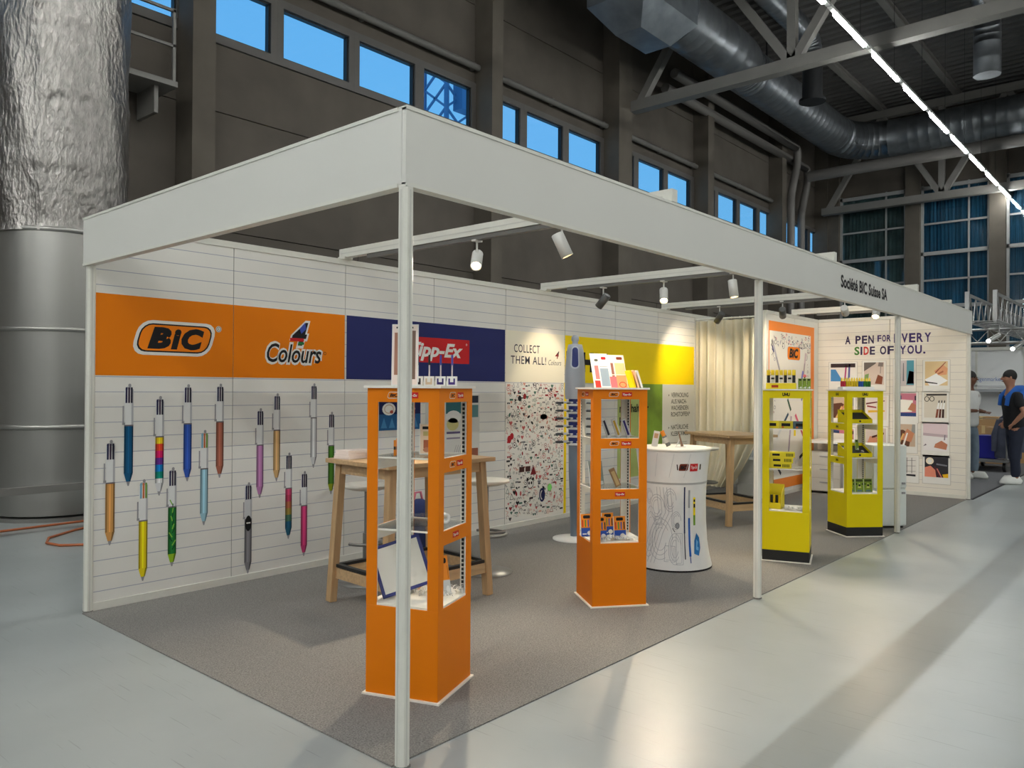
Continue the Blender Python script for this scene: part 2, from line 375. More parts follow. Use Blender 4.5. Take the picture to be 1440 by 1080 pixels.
# rain pipes on the wall
for k, (zz, yy, xe) in enumerate(((10.55, 9.05, 27.4), (10.2, 9.35, 29.2))):
    m = MB(); m.tube([(18, yy, zz), (xe-.3, yy, zz)]+bend((xe-.3, yy, zz), (xe, yy, zz), (xe-.1, yy+.05, zz-.7))+[(xe-.45, yy+.1, zz-1.7), (xe-.5, yy+.1, zz-2), (xe-.5, yy+.1, .1)], .14, mk('grey_pipe', (110, 106, 102), .5), 14)
    tag(m.build('wall_pipe'), ('grey pipe along the wall top bending down beside the last windows', 'grey pipe bending down in the far corner of the hall')[k], 'pipe')
m = MB(); m.tube([(28.3, 9, 9.7), (28.3, -12, 9.7)], .2, mk('grey_pipe', (110, 106, 102), .5), 14)
tag(m.build('cross_pipe'), 'long straight grey pipe below the duct across the far end', 'pipe')

# rows of LED tubes hung under the roof
base = None
for r_, (ry, xs0, n) in enumerate(((2.83, -24.65, 24), (-6.6, -24.65, 23), (-16.0, -24.65, 23))):
    for i in range(n):
        x0 = xs0+2.35*i
        if base is None:
            base = thing('tube_light', '', 'light', (x0, ry, 8.48))
            MB().box(0, 1.78, -.032, .032, -.03, .02, LEDM).build('tube', base)
            MB().box(-.28, 2.03, -.04, .04, .025, .085, mk('white_housing', (190, 190, 186), .5)).build('housing', base)
            MB().box(1.5, 1.508, -.004, .004, .085, 4.13, DARK).build('hanger_wire', base); o = base
        else:
            o = base.copy(); C.objects.link(o); o.location = (x0, ry, 8.48)
            for ch in base.children:
                c2 = ch.copy(); C.objects.link(c2); c2.parent = o
        ft = int(round((xs0+2.35*(n-1)-x0)/2.35))
        o['label'] = 'LED tube light, '+('very last', 'second', 'third', 'fourth', 'fifth', 'sixth', 'seventh', 'eighth', 'ninth')[ft]+' of the glowing line counted from the far end' if r_ == 0 and ft < 9 else ('LED tube light in the long glowing line under the roof', 'LED tube light in the row over the aisle behind the viewer', 'LED tube light in the row farthest from the window wall')[r_]
        o['group'] = ('LED line above the stand', 'LED line over the aisle', 'outer LED line')[r_]

for i in range(16):  # two unseen cross rows of tubes, added to brighten the left fascia
    o = base.copy(); C.objects.link(o); o.location = (-6.5-6*(i//8), 8.6-2.35*(i % 8), 8.33); o.rotation_euler = (0, 0, R(-90))
    for ch in base.children:
        c2 = ch.copy(); C.objects.link(c2); c2.parent = o
    o['label'] = 'LED tube light in the cross row behind the viewer'; o['group'] = 'LED cross row'

# the big insulated column duct at the left
CX, CY = 1.36, 7.46
d = thing('column_duct', 'large silver floor to roof column duct wrapped in crinkled foil', 'duct', (CX, CY, 0))
FOIL = mk('crinkled_foil', (132, 128, 124), .30, .85, ns=20, na=.2, bump=.8, bs=.03, stretch=(1, 1, .45))
SHEET = mk('brushed_sheet_steel', (160, 158, 153), .36, .8, ns=2, na=.10, stretch=(1, 1, .04))
random.seed(3)
m = MB(); n = 96; vs = []; fs = []; zs = [3.08+.085*i for i in range(113)]
for j, z in enumerate(zs):
    for k in range(n):
        a_ = 2*math.pi*k/n
        rr_ = .68+.012*math.sin(a_*3+z*1.3)+.008*math.sin(a_*9+z*4.1)+random.uniform(-.004, .004)+(.014 if j % 9 == 0 else 0)
        if abs((a_-4.05) % 6.283) < .09: rr_ += .016+random.uniform(-.01, .01)
        vs.append((rr_*math.cos(a_), rr_*math.sin(a_), z))
for j in range(len(zs)-1):
    for k in range(n): fs.append((j*n+k, j*n+(k+1) % n, (j+1)*n+(k+1) % n, (j+1)*n+k))
m.add(vs, fs, FOIL, True); m.build('foil_wrap', d)
for z0, z1 in ((.04, 1.0), (1.0, 2.04), (2.04, 3.1)):
    MB().lathe([(.68, z0+.02), (.68, z1-.02)], SHEET, 72).build('steel_section', d)
    MB().lathe([(.68, z1-.025), (.695, z1-.02), (.695, z1+.02), (.68, z1+.025)], SHEET, 72).build('seam_ring', d)
MB().lathe([(.72, 0), (.72, .04)], SHEET, 72).build('base_ring', d)
m = MB(); m.box(-4, 2.4, 6.14, 6.22, .40, .47, STEEL)
for xx in (-3.5, -1, 1.9): m.box(xx-.03, xx+.03, 6.15, 6.21, 0, .4, STEEL)
tag(m.build('guard_rail'), 'low grey guard rail in front of the silver column duct', 'rail')
CAB = mk('copper_hose', (176, 98, 58), .5)
m = MB(); m.tube([(-.9, 6.45, .012), (0, 6.6, .012), (.55, 6.55, .012), (1.3, 6.6, .012), (2.2, 6.6, .012)], .012, CAB, 8); tag(m.build('floor_cable'), 'straight copper coloured cable on the floor before the column duct', 'cable')
m = MB(); m.tube([(1.5, 6.3, .012), (1.05, 6.12, .012), (.72, 5.85, .012), (.62, 5.6, .012), (.66, 5.4, .012), (.85, 5.25, .012), (1.3, 5.3, .012)], .012, CAB, 8); tag(m.build('floor_cable'), 'looped copper coloured cable on the floor by the white corner post', 'cable')
# maintenance platform behind the column
d = thing('maintenance_platform', 'small steel platform with railing high on the hall wall behind the column duct', 'platform', (2.7, 9.4, 5.85))
MB().box(-1.6, .75, -.35, .35, 0, .08, STEEL).build('deck', d)
for xx in (-1.5, -.4, .7): MB().box(xx-.02, xx+.02, -.34, -.3, .08, 1.15, STEEL).build('baluster', d)
for z in (.6, 1.12): MB().box(-1.6, .72, -.34, -.3, z-.02, z+.02, STEEL).build('handrail', d)
for xx in (-1.2, .5): MB().box(xx-.03, xx+.03, -.2, .38, -.4, 0, STEEL).build('bracket', d)
# crane outside
CRN = mk('crane_grey', (86, 124, 160), .7)
m = MB(); X0, Y0 = 33.0, 34.0; zz = 4
for dx, dy in ((-1, -1), (1, -1), (1, 1), (-1, 1)): m.bar((X0+dx, Y0+dy, 0), (X0+dx, Y0+dy, 22), .2, .2, CRN)
while zz < 22:
    for s_ in (-1, 1):
        m.bar((X0-s_, Y0-1, zz), (X0+s_, Y0-1, zz+1.5), .12, .12, CRN); m.bar((X0-1, Y0-s_, zz), (X0-1, Y0+s_, zz+1.5), .12, .12, CRN)
    zz += 1.5
m.box(X0-.2, X0+1.4, Y0-1.6, Y0-.8, 19, 20.8, CRN); m.bar((X0-9, Y0-3, 24), (X0+4, Y0+1, 22), .5, .5, CRN)
tag(m.build('tower_crane'), 'lattice tower crane outside, seen through the window just above the fascia corner', 'crane')
# ---------------------------------------------------------------- the stand: walls, posts, fascia, beams
D, LX, CBX, CBY = 3.067, 9.911, 8.0, 2.03
ALU = mk('white_profile', (214, 212, 202), .42, ns=14, na=.03)
FASC = mk('fascia_white', (212, 210, 203), .5, ns=2, na=.015)
PANEL = mk('ruled_paper_panel', (224, 221, 214), .55, ns=2.6, na=.03)
def ruled(m_, step, col, z0=0.0, wdt=.0045):
    t = m_.node_tree; b = t.nodes['Principled BSDF']; src = b.inputs['Base Color'].links[0].from_socket
    g = t.nodes.new('ShaderNodeNewGeometry'); sx = t.nodes.new('ShaderNodeSeparateXYZ'); t.links.new(g.outputs['Position'], sx.inputs[0])
    ad = t.nodes.new('ShaderNodeMath'); ad.operation = 'ADD'; ad.inputs[1].default_value = -z0+30*step; t.links.new(sx.outputs['Z'], ad.inputs[0])
    mo = t.nodes.new('ShaderNodeMath'); mo.operation = 'MODULO'; mo.inputs[1].default_value = step; t.links.new(ad.outputs[0], mo.inputs[0])
    lt = t.nodes.new('ShaderNodeMath'); lt.operation = 'LESS_THAN'; lt.inputs[1].default_value = wdt; t.links.new(mo.outputs[0], lt.inputs[0])
    mx_ = t.nodes.new('ShaderNodeMixRGB'); mx_.inputs[2].default_value = (*lin(col), 1); t.links.new(lt.outputs[0], mx_.inputs[0]); t.links.new(src, mx_.inputs[1]); t.links.new(mx_.outputs[0], b.inputs['Base Color'])
ruled(PANEL, .0985, (158, 160, 176), 1.401)
PANEL2 = mk('ruled_paper_panel_side', (226, 220, 208), .55, ns=2.6, na=.03)
ruled(PANEL2, .0985, (176, 170, 172), 1.401, .004)
PLAIN = mk('plain_white_panel', (224, 221, 212), .55, ns=3, na=.02)
CARPET = mk('grey_carpet', (124, 121, 117), .95, ns=140, na=.38, bump=.5, bs=.004, spec=.1)
o = MB().box(-.02, LX-.036, .035, D-.036, 0, .006, CARPET).build('carpet'); tag(o, 'grey needle felt carpet covering the stand floor', 'carpet')
o = MB().box(LX+.03, 19.9, .0, 4.5, 0, .005, mk('dark_carpet', (104, 104, 106), .9, ns=90, na=.2)).build('carpet'); tag(o, 'darker grey carpet of the neighbouring stand under the two men', 'carpet')
o = MB().box(LX+.03, 19.9, -.03, 0, 0, .006, INK).build('edge_tape'); tag(o, 'black edge strip along the neighbouring carpet', 'tape')

wb = sroot('wall_back', (0, D, 0))
panels = []
for i in range(10):
    x0, x1 = i+(.045 if i == 0 else .003), min(i+1, LX)-.003
    p_ = MB().box(x0, x1, -.025, 0, .05, 2.46, PANEL if i < 8 else PLAIN).build('panel', wb); panels.append(p_)
MB().box(0, LX, -.035, .01, .0, .055, ALU).build('base_rail', wb); MB().box(0, LX, -.035, .01, 2.455, 2.5, ALU).build('top_rail', wb)
for i in range(1, 10): MB().box(i-.003, i+.003, -.02, .01, .05, 2.46, mk('seam_grey', (150, 148, 142), .6)).build('seam', wb)
ZB, ZT = 1.51, 2.04
OR = mk('orange_print', (226, 122, 0), .6, ns=1.2, na=.02, spec=.2); NV = mk('navy_print', (32, 39, 96), .55, spec=.25); YP = mk('yellow_print', (250, 216, 0), .5, spec=.2)
CREAM = mk('cream_print', (240, 232, 210), .5)
def wpr(eps=.0008): return PR((0, -.0265, 0), (1, 0, 0), (0, 0, 1), eps)     # back wall: a = x, b = z
def colour_field(i, mat, a0, a1, z0=ZB, z1=ZT):
    MB().box(a0, a1, -.0268, -.0248, z0, z1, mat).build('colour_field', panels[i])
for i in (0, 1): colour_field(i, OR, i+(.045 if i == 0 else .002), i+.998-(.004 if i else 0))
for i in (2, 3): colour_field(i, NV, i+(.014 if i == 2 else .0), i+1-(0 if i == 2 else .01))
colour_field(4, CREAM, 4.0, 4.985)
for i in (5, 6, 7): colour_field(i, YP, i, i+1-(.0 if i < 7 else .02))
MB().box(4.985, 5.03, -.0268, -.0248, .056, ZB, YP).build('yellow_edge', panels[4])
# logo on the orange field (without its little figure)
p = wpr(.0009); a, b, h = .57, 1.77, .205
p.rrect(a-.275, a+.275, b-.118, b+.118, .085, WHITE, 1, .28); p.rrect(a-.253, a+.253, b-.097, b+.097, .07, INK, 2, .28); p.rrect(a-.243, a+.243, b-.087, b+.087, .062, BICO, 3, .28)
p.text('B', a-.195, b-.062, .13, INK, 4, w=.165, bold=.07, shear=.25); p.text('i', a-.035, b-.062, .13, INK, 4, w=.075, bold=.07, shear=.25); p.text('C', a+.04, b-.062, .13, INK, 4, w=.165, bold=.065, shear=.25)
p.ell(.885, 1.855, .022, .022, WHITE, 1); p.ring(.885, 1.855, .016, .016, .004, flat((120, 120, 120)), 2); p.text('R', .885, 1.847, .016, flat((120, 120, 120)), 2, align='c')
p.build('printed_logo', panels[0])
p = wpr(.0009)                                    # "4 Colours" script
p.text('4', 1.47, 1.765, .19, WHITE, 1, w=.19, bold=.075, shear=.3)
p.text('4', 1.49, 1.775, .175, INK, 2, w=.15, bold=.03, shear=.3); p.rect(1.475, 1.60, 1.80, 1.825, RED, 3); p.poly([(1.56, 1.90), (1.61, 1.95), (1.62, 1.90), (1.575, 1.86)], flat((60, 80, 170)), 3); p.poly([(1.545, 1.775), (1.60, 1.775), (1.605, 1.795), (1.55, 1.795)], flat((30, 120, 60)), 3)
p.text('Colours', 1.26, 1.63, .155, WHITE, 1, w=.52, bold=.07, shear=.25); p.text('Colours', 1.275, 1.635, .145, INK, 2, w=.49, bold=.012, shear=.25); p.ring(1.80, 1.715, .011, .011, .004, INK, 2)
p.build('printed_logo', panels[1])
p = wpr(); p.rect(2.62, 3.47, 1.675, 1.905, RED, 1); p.text('Tipp-Ex', 2.70, 1.735, .125, WHITE, 2, w=.68, bold=.035, shear=.28); p.ring(3.43, 1.86, .008, .008, .004, WHITE, 2); p.build('printed_logo', panels[3])
p = wpr(); DK = flat((48, 44, 58)); p.text('COLLECT', 4.13, 1.82, .085, DK, 1, w=.42, bold=.006, space=1.12); p.text('THEM ALL!', 4.08, 1.70, .085, DK, 1, w=.58, bold=.006, space=1.12)
p.text('Colours', 4.70, 1.70, .06, flat((120, 112, 104)), 1, w=.23, shear=.25); p.text('4', 4.82, 1.775, .08, flat((130, 50, 44)), 1, w=.07, shear=.3, bold=.02); p.poly([(4.86, 1.83), (4.885, 1.86), (4.88, 1.81)], INK, 2)
p.build('printed_lettering', panels[4])
p = wpr(); p.text('UHU', 5.02, 1.655, .20, INK, 1, w=.82, bold=.07, space=1.05); p.build('printed_logo', panels[5])
# lower yellow-field posters: green product poster and white list
GRN = mk('green_print', (116, 148, 40), .5, ns=3, na=.35); PALEG = mk('pale_green_print', (176, 190, 110), .5, ns=2, na=.2)
MB().box(6.06, 7.10, -.0268, -.0248, .35, ZB, PALEG).build('colour_field', panels[6]); MB().box(6.55, 7.12, -.0276, -.0262, .35, ZB, GRN).build('colour_field', panels[6])
p = wpr(.0016); BK = flat((30, 36, 24))
for i, s_ in enumerate(('der', 'nachhaltiger', 'Kles')): p.text(s_, 6.10, 1.32-.16*i, .1, BK, 1, bold=.03)
p.build('printed_lettering', panels[6])
colour_field(7, mk('list_grey', (206, 205, 196), .55), 7.12, 7.985, .35, ZB)
p = wpr(.0012); LT = flat((60, 60, 56))
for i, s_ in enumerate(('VERPACKUNG', 'AUS NACH-', 'WACHSENDEN', 'ROHSTOFFEN*', '', 'NATÜRLICHE', 'KLEBFORMEL')):
    if s_: p.text(s_, 7.35, 1.34-.087*i, .062, LT, 1, w=.047*len(s_), bold=.012)
for z in (1.37, .935): p.poly([(7.28, z-.02), (7.305, z-.005), (7.28, z+.01)], LT, 1)
for i in range(3): p.rect(7.3, 7.78, .72-.03*i, .73-.03*i, flat((160, 158, 150)), 1)
p.build('printed_lettering', panels[7])
# pens printed on the first two panels
PEN_W = flat((222, 222, 220)); PEN_G = flat((176, 176, 178)); PEN_N = flat((34, 32, 58)); SILV = flat((150, 148, 150))
pens = [('gold', .146, .409, .811, 1.089, (206, 150, 84)), ('teal', .26, .783, 1.181, 1.455, (12, 82, 122)), ('rain', .465, .7, 1.098, 1.373, None), ('blue', .661, .78, 1.18, 1.455, (48, 84, 172)), ('yellow', .36, .14, .541, .816, (232, 208, 22)),
        ('palm', .557, .205, .612, .883, (30, 116, 48)), ('sky', .785, .458, .857, 1.131, (150, 192, 206)), ('copper', .901, .785, 1.187, 1.461, (166, 98, 78)), ('black', 1.131, .055, .458, .73, (128, 126, 130)), ('lilac', 1.224, .607, 1.003, 1.28, (176, 120, 168)),
        ('sand', 1.366, .72, 1.11, 1.392, (206, 166, 112)), ('grad', 1.474, .265, .656, .931, None), ('pink', 1.615, .11, .506, .777, (206, 66, 122)), ('silver', 1.698, .8, 1.197, 1.471, (206, 206, 206)), ('green', 1.869, .572, .967, 1.241, (66, 116, 30))]
def shade(c, k): return tuple(int(max(0, min(255, v*k))) for v in c)
for nm, x, z0, zs, z1, col in pens:
    p = wpr(.0009); w = .029
    def barrel(za, zb_, c, l=1):
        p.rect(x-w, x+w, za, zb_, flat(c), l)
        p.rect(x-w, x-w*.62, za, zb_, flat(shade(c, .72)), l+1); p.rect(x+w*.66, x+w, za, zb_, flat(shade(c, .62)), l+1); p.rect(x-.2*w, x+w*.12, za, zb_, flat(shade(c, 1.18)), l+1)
    zt_ = z0+.085
    if nm == 'rain':
        cs = [(0, 128, 110), (0, 120, 190), (96, 40, 130), (200, 20, 90), (222, 70, 40), (240, 200, 30)]; st = (zs-zt_-.03)/6
        for i, c in enumerate(cs): barrel(zt_+.03+st*i, zt_+.03+st*(i+1), c)
        barrel(zt_, zt_+.03, (220, 220, 218)); tipc = (214, 214, 214)
    elif nm == 'grad':
        cs = [(32, 90, 120), (70, 110, 90), (150, 130, 60), (170, 100, 70), (176, 60, 90), (196, 70, 110)]; st = (zs-zt_)/6
        for i, c in enumerate(cs): barrel(zt_+st*i, zt_+st*(i+1), c)
        tipc = (40, 96, 120)
    else:
        barrel(zt_, zs, col); tipc = col
    if nm == 'palm':
        random.seed(2)
        for i in range(12):
            zz = zt_+.03+.028*i; p.line([(x, zz), (x+random.uniform(-.026, .026), zz+.035)], .007, flat((134, 190, 70) if i % 2 else (10, 70, 36)), 3)
        tipc = (150, 190, 40)
    if nm == 'green': tipc = (140, 150, 24)
    tc_ = flat(tipc); p.poly([(x-w, zt_), (x+w, zt_), (x+w*.45, z0+.028), (x-w*.45, z0+.028)], tc_, 1); p.poly([(x+w*.5, zt_), (x+w, zt_), (x+w*.45, z0+.028), (x+w*.2, z0+.028)], flat(shade(tipc, .66)), 2)
    p.poly([(x-w*.4, z0+.028), (x+w*.4, z0+.028), (x+.004, z0), (x-.004, z0)], SILV, 1)
    upc = (222, 222, 220) if nm != 'black' else (200, 200, 202)
    p.rect(x-w, x+w, zs, z1-.035, flat(upc), 1); p.rect(x+w*.55, x+w, zs, z1-.035, PEN_G, 2); p.rect(x-w, x+w, zs-.004, zs+.005, flat((110, 104, 108)), 3)
    for i, c in enumerate(((34, 32, 70), (60, 46, 66), (28, 26, 44))):
        xx = x-.017+.017*i
        p.rect(xx-.006, xx+.006, z1-.125, z1-.022, flat(c if nm not in ('sky', 'yellow') else ((120, 170, 190), (200, 110, 60), (110, 150, 60))[i]), 3)
    p.poly([(x-w*.9, z1-.037), (x+w*.9, z1-.037), (x+w*.6, z1-.018), (x-w*.6, z1-.018)], PEN_G, 1); p.ell(x+.004, z1-.009, .010, .012, SILV, 2, 10)
    p.rect(x-w-.012, x-w-.003, zs+.01, zs+.13, flat((150, 148, 152)), 1); p.rect(x-w-.014, x-w+.004, zs+.005, zs+.02, SILV, 2)
    if nm == 'black': p.ell(x, zs-.03, .026, .058, INK, 4, 18); p.rect(x-.016, x+.016, zs-.032, zs-.022, WHITE, 5)
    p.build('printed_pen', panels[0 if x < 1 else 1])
# doodle poster on the fifth panel
random.seed(11); p = wpr(.0009); PA = mk('doodle_paper', (232, 228, 220), .55, ns=8, na=.02); p.rect(4.004, 4.985, .075, 1.50, PA, 1)
cols = [flat(c) for c in ((30, 28, 32), (30, 28, 32), (60, 58, 62), (150, 30, 40), (196, 96, 96), (70, 110, 96), (120, 120, 124), (214, 150, 130))]
def doodle(a, b, s, k, c, l=2):
    q = random.random
    if k == 0: p.ring(a, b, s, s, s*.22, c, l, 12); p.ell(a, b, s*.35, s*.35, c, l, 8)
    elif k == 1: p.line([(a+s*(q()*2-1), b+s*(q()*2-1)) for _ in range(5)], s*.16, c, l)
    elif k == 2: p.ell(a, b, s, s*.55, c, l, 12, q()*3)
    elif k == 3: p.poly([(a, b-s), (a+s, b+s*.3), (a+s*.5, b+s*.85), (a, b+s*.4), (a-s*.5, b+s*.85), (a-s, b+s*.3)], c, l)
    elif k == 4: p.line([(a-s, b-s), (a, b+s), (a+s, b-s), (a-s, b-s)], s*.2, c, l)
    elif k == 5:
        for t_ in range(5): p.line([(a, b), (a+s*math.cos(t_*1.257), b+s*math.sin(t_*1.257))], s*.2, c, l)
    elif k == 6: p.line([(a+s*(i/4-1), b+s*.4*math.sin(i*1.6)) for i in range(9)], s*.18, c, l)
    elif k == 7: p.rect(a-s, a+s, b-s*.35, b+s*.35, c, l)
    elif k == 8: p.ring(a, b, s, s*.8, s*.2, c, l, 10, 0, 4.4)
    else: p.ell(a-s*.55, b, s*.45, s*.4, c, l, 8); p.ell(a+s*.55, b, s*.45, s*.4, c, l, 8); p.line([(a-s, b+s*.3), (a+s, b+s*.3)], s*.2, c, l)
for i in range(20):
    for j in range(29):
        a = 4.045+.048*i+random.uniform(-.02, .02); b = .12+.0485*j+random.uniform(-.02, .02)
        if random.random() < .97: doodle(min(a, 4.95), b, random.uniform(.012, .029), random.randrange(10), random.choice(cols))
p.ell(4.40, .44, .052, .05, WHITE, 5); p.ring(4.40, .44, .052, .05, .007, INK, 6)
for s_ in (-1, 1): p.ell(4.40+s_*.045, .485, .018, .018, INK, 6, 10); p.ell(4.40+s_*.02, .445, .013, .017, INK, 6, 10)
p.ell(4.60, .30, .05, .075, NAVY, 6); p.ring(4.60, .30, .026, .045, .012, WHITE, 7, 14, 1.6, 4.7); p.ell(4.73, .37, .038, .04, flat((140, 226, 120)), 6)
p.ell(4.30, 1.36, .026, .03, flat((150, 30, 36)), 6); p.ell(4.22, 1.34, .028, .03, INK, 6); p.ell(4.06, .92, .032, .04, flat((176, 36, 44)), 6); p.ell(4.10, .95, .028, .035, flat((176, 36, 44)), 6)
p.rect(4.22, 4.30, .57, .625, flat((70, 40, 36)), 6); p.rect(4.32, 4.40, .57, .625, flat((70, 40, 36)), 6); p.poly([(4.40, .53), (4.5, .53), (4.45, .63)], flat((120, 26, 34)), 6); p.ell(4.62, 1.14, .06, .03, INK, 6); p.poly([(4.56, 1.12), (4.68, 1.12), (4.66, 1.16), (4.58, 1.16)], INK, 6)
o = p.build('printed_doodles', panels[4])
# posters behind the first orange cabinet
p = wpr(); p.rect(2.36, 2.84, 1.07, 1.38, NAVY, 1); p.rect(2.36, 2.84, 1.07, 1.21, flat((38, 92, 140)), 2)
for xx in (2.47, 2.70): p.ell(xx, 1.255, .075, .055, WHITE, 3); p.ring(xx, 1.255, .05, .036, .006, flat((190, 150, 120)), 4); p.ell(xx+.03, 1.23, .02, .015, flat((190, 80, 60)), 4)
for i in range(5): p.poly([(2.38+.09*i, 1.09), (2.45+.09*i, 1.09), (2.415+.09*i, 1.18)], flat((70, 132, 180)), 3)
p.build('printed_poster', panels[2])
p = wpr(); PG = flat((206, 204, 198)); p.rect(3.14, 3.62, .58, 1.38, PG, 1); p.rect(3.16, 3.36, 1.20, 1.37, flat((44, 96, 102)), 2); p.ell(3.26, 1.17, .10, .06, flat((214, 214, 210)), 3); p.ell(3.25, 1.10, .08, .06, flat((196, 190, 130)), 3)
p.rect(3.5, 3.6, 1.3, 1.37, flat((40, 46, 60)), 2); p.rect(3.5, 3.6, 1.16, 1.28, flat((90, 130, 130)), 2); p.rect(3.5, 3.6, .66, .86, flat((150, 92, 70)), 2); p.rect(3.17, 3.35, 1.01, 1.03, flat((96, 84, 120)), 2); p.rect(3.17, 3.35, .96, .975, flat((130, 120, 140)), 2)
for i in range(6): p.line([(3.2+.02*i, .65), (3.3+.03*i, .9)], .006, flat((160, 160, 156)), 2)
p.build('printed_poster', panels[3])
MB().box(2.90, 3.05, -.027, -.0265, .60, 1.38, PG).build('printed_strip', panels[2])

# side wall at the far end
ws = sroot('wall_side', (LX, 0, 0)); sp_ = []
for i in range(2):
    y0 = i*1.0+.04 if i == 0 else 1.003; y1 = .997 if i == 0 else CBY-.0
    sp_.append(MB().box(-.025, 0, y0, y1, .05, 2.46, PANEL2).build('panel', ws))
MB().box(-.035, .01, 0, CBY, 0, .055, ALU).build('base_rail', ws); MB().box(-.035, .01, 0, CBY, 2.455, 2.5, ALU).build('top_rail', ws)
def spr(eps=.0009): return PR((-.0265, 0, 0), (0, -1, 0), (0, 0, 1), eps)      # a = -y, b = z
PURP = flat((64, 46, 104)); cl = {'p': PURP, 'g': flat((70, 120, 50)), 'r': flat((190, 50, 46)), 'n': flat((54, 42, 78)), 'o': flat((206, 120, 40))}
p = spr()
def letters(s_, ks, a0, z, h, pitch):
    a = a0
    for ch, k in zip(s_, ks):
        if ch != ' ':
            hh = h*(.78 if k == 's' else 1); p.text(ch, a, z+(h-hh)/2, hh, cl.get(k, PURP), 1, w=pitch*(.30 if ch in 'I.' else .84), bold=.03)
        a += pitch*(.5 if ch in 'I.' else (.62 if ch == ' ' else 1))
letters('A PEN', 'nnnnn', -1.61, 2.125, .115, .089); letters('FOR', 'sss', -1.165, 2.135, .115, .063); letters('EVERY', 'ppppp', -.945, 2.125, .125, .098)
letters('SIDE', 'gnrn', -1.48, 1.965, .115, .085); letters('OF', 'nn', -1.13, 1.965, .115, .1); letters('YOU.', 'pppp', -.87, 1.965, .115, .1)
p.build('printed_lettering', sp_[0])
SK = (222, 160, 120)
polar = [(1.84, 1.44, 1.46, 1.86, 0), (1.37, 1.05, 1.44, 1.87, 1), (.95, .66, 1.42, 1.89, 2), (.57, .24, 1.43, 1.87, 3), (1.34, 1.01, .94, 1.38, 4), (.95, .63, 1.0, 1.43, 5), (.58, .25, .99, 1.44, 6), (1.34, 1.02, .53, .93, 7), (.95, .64, .58, 1.0, 8), (.59, .24, .54, 1.02, 9), (.95, .62, .17, .55, 10), (.57, .23, .18, .57, 11), (1.80, 1.46, .95, 1.36, 8), (1.80, 1.46, .55, .9, 5)]
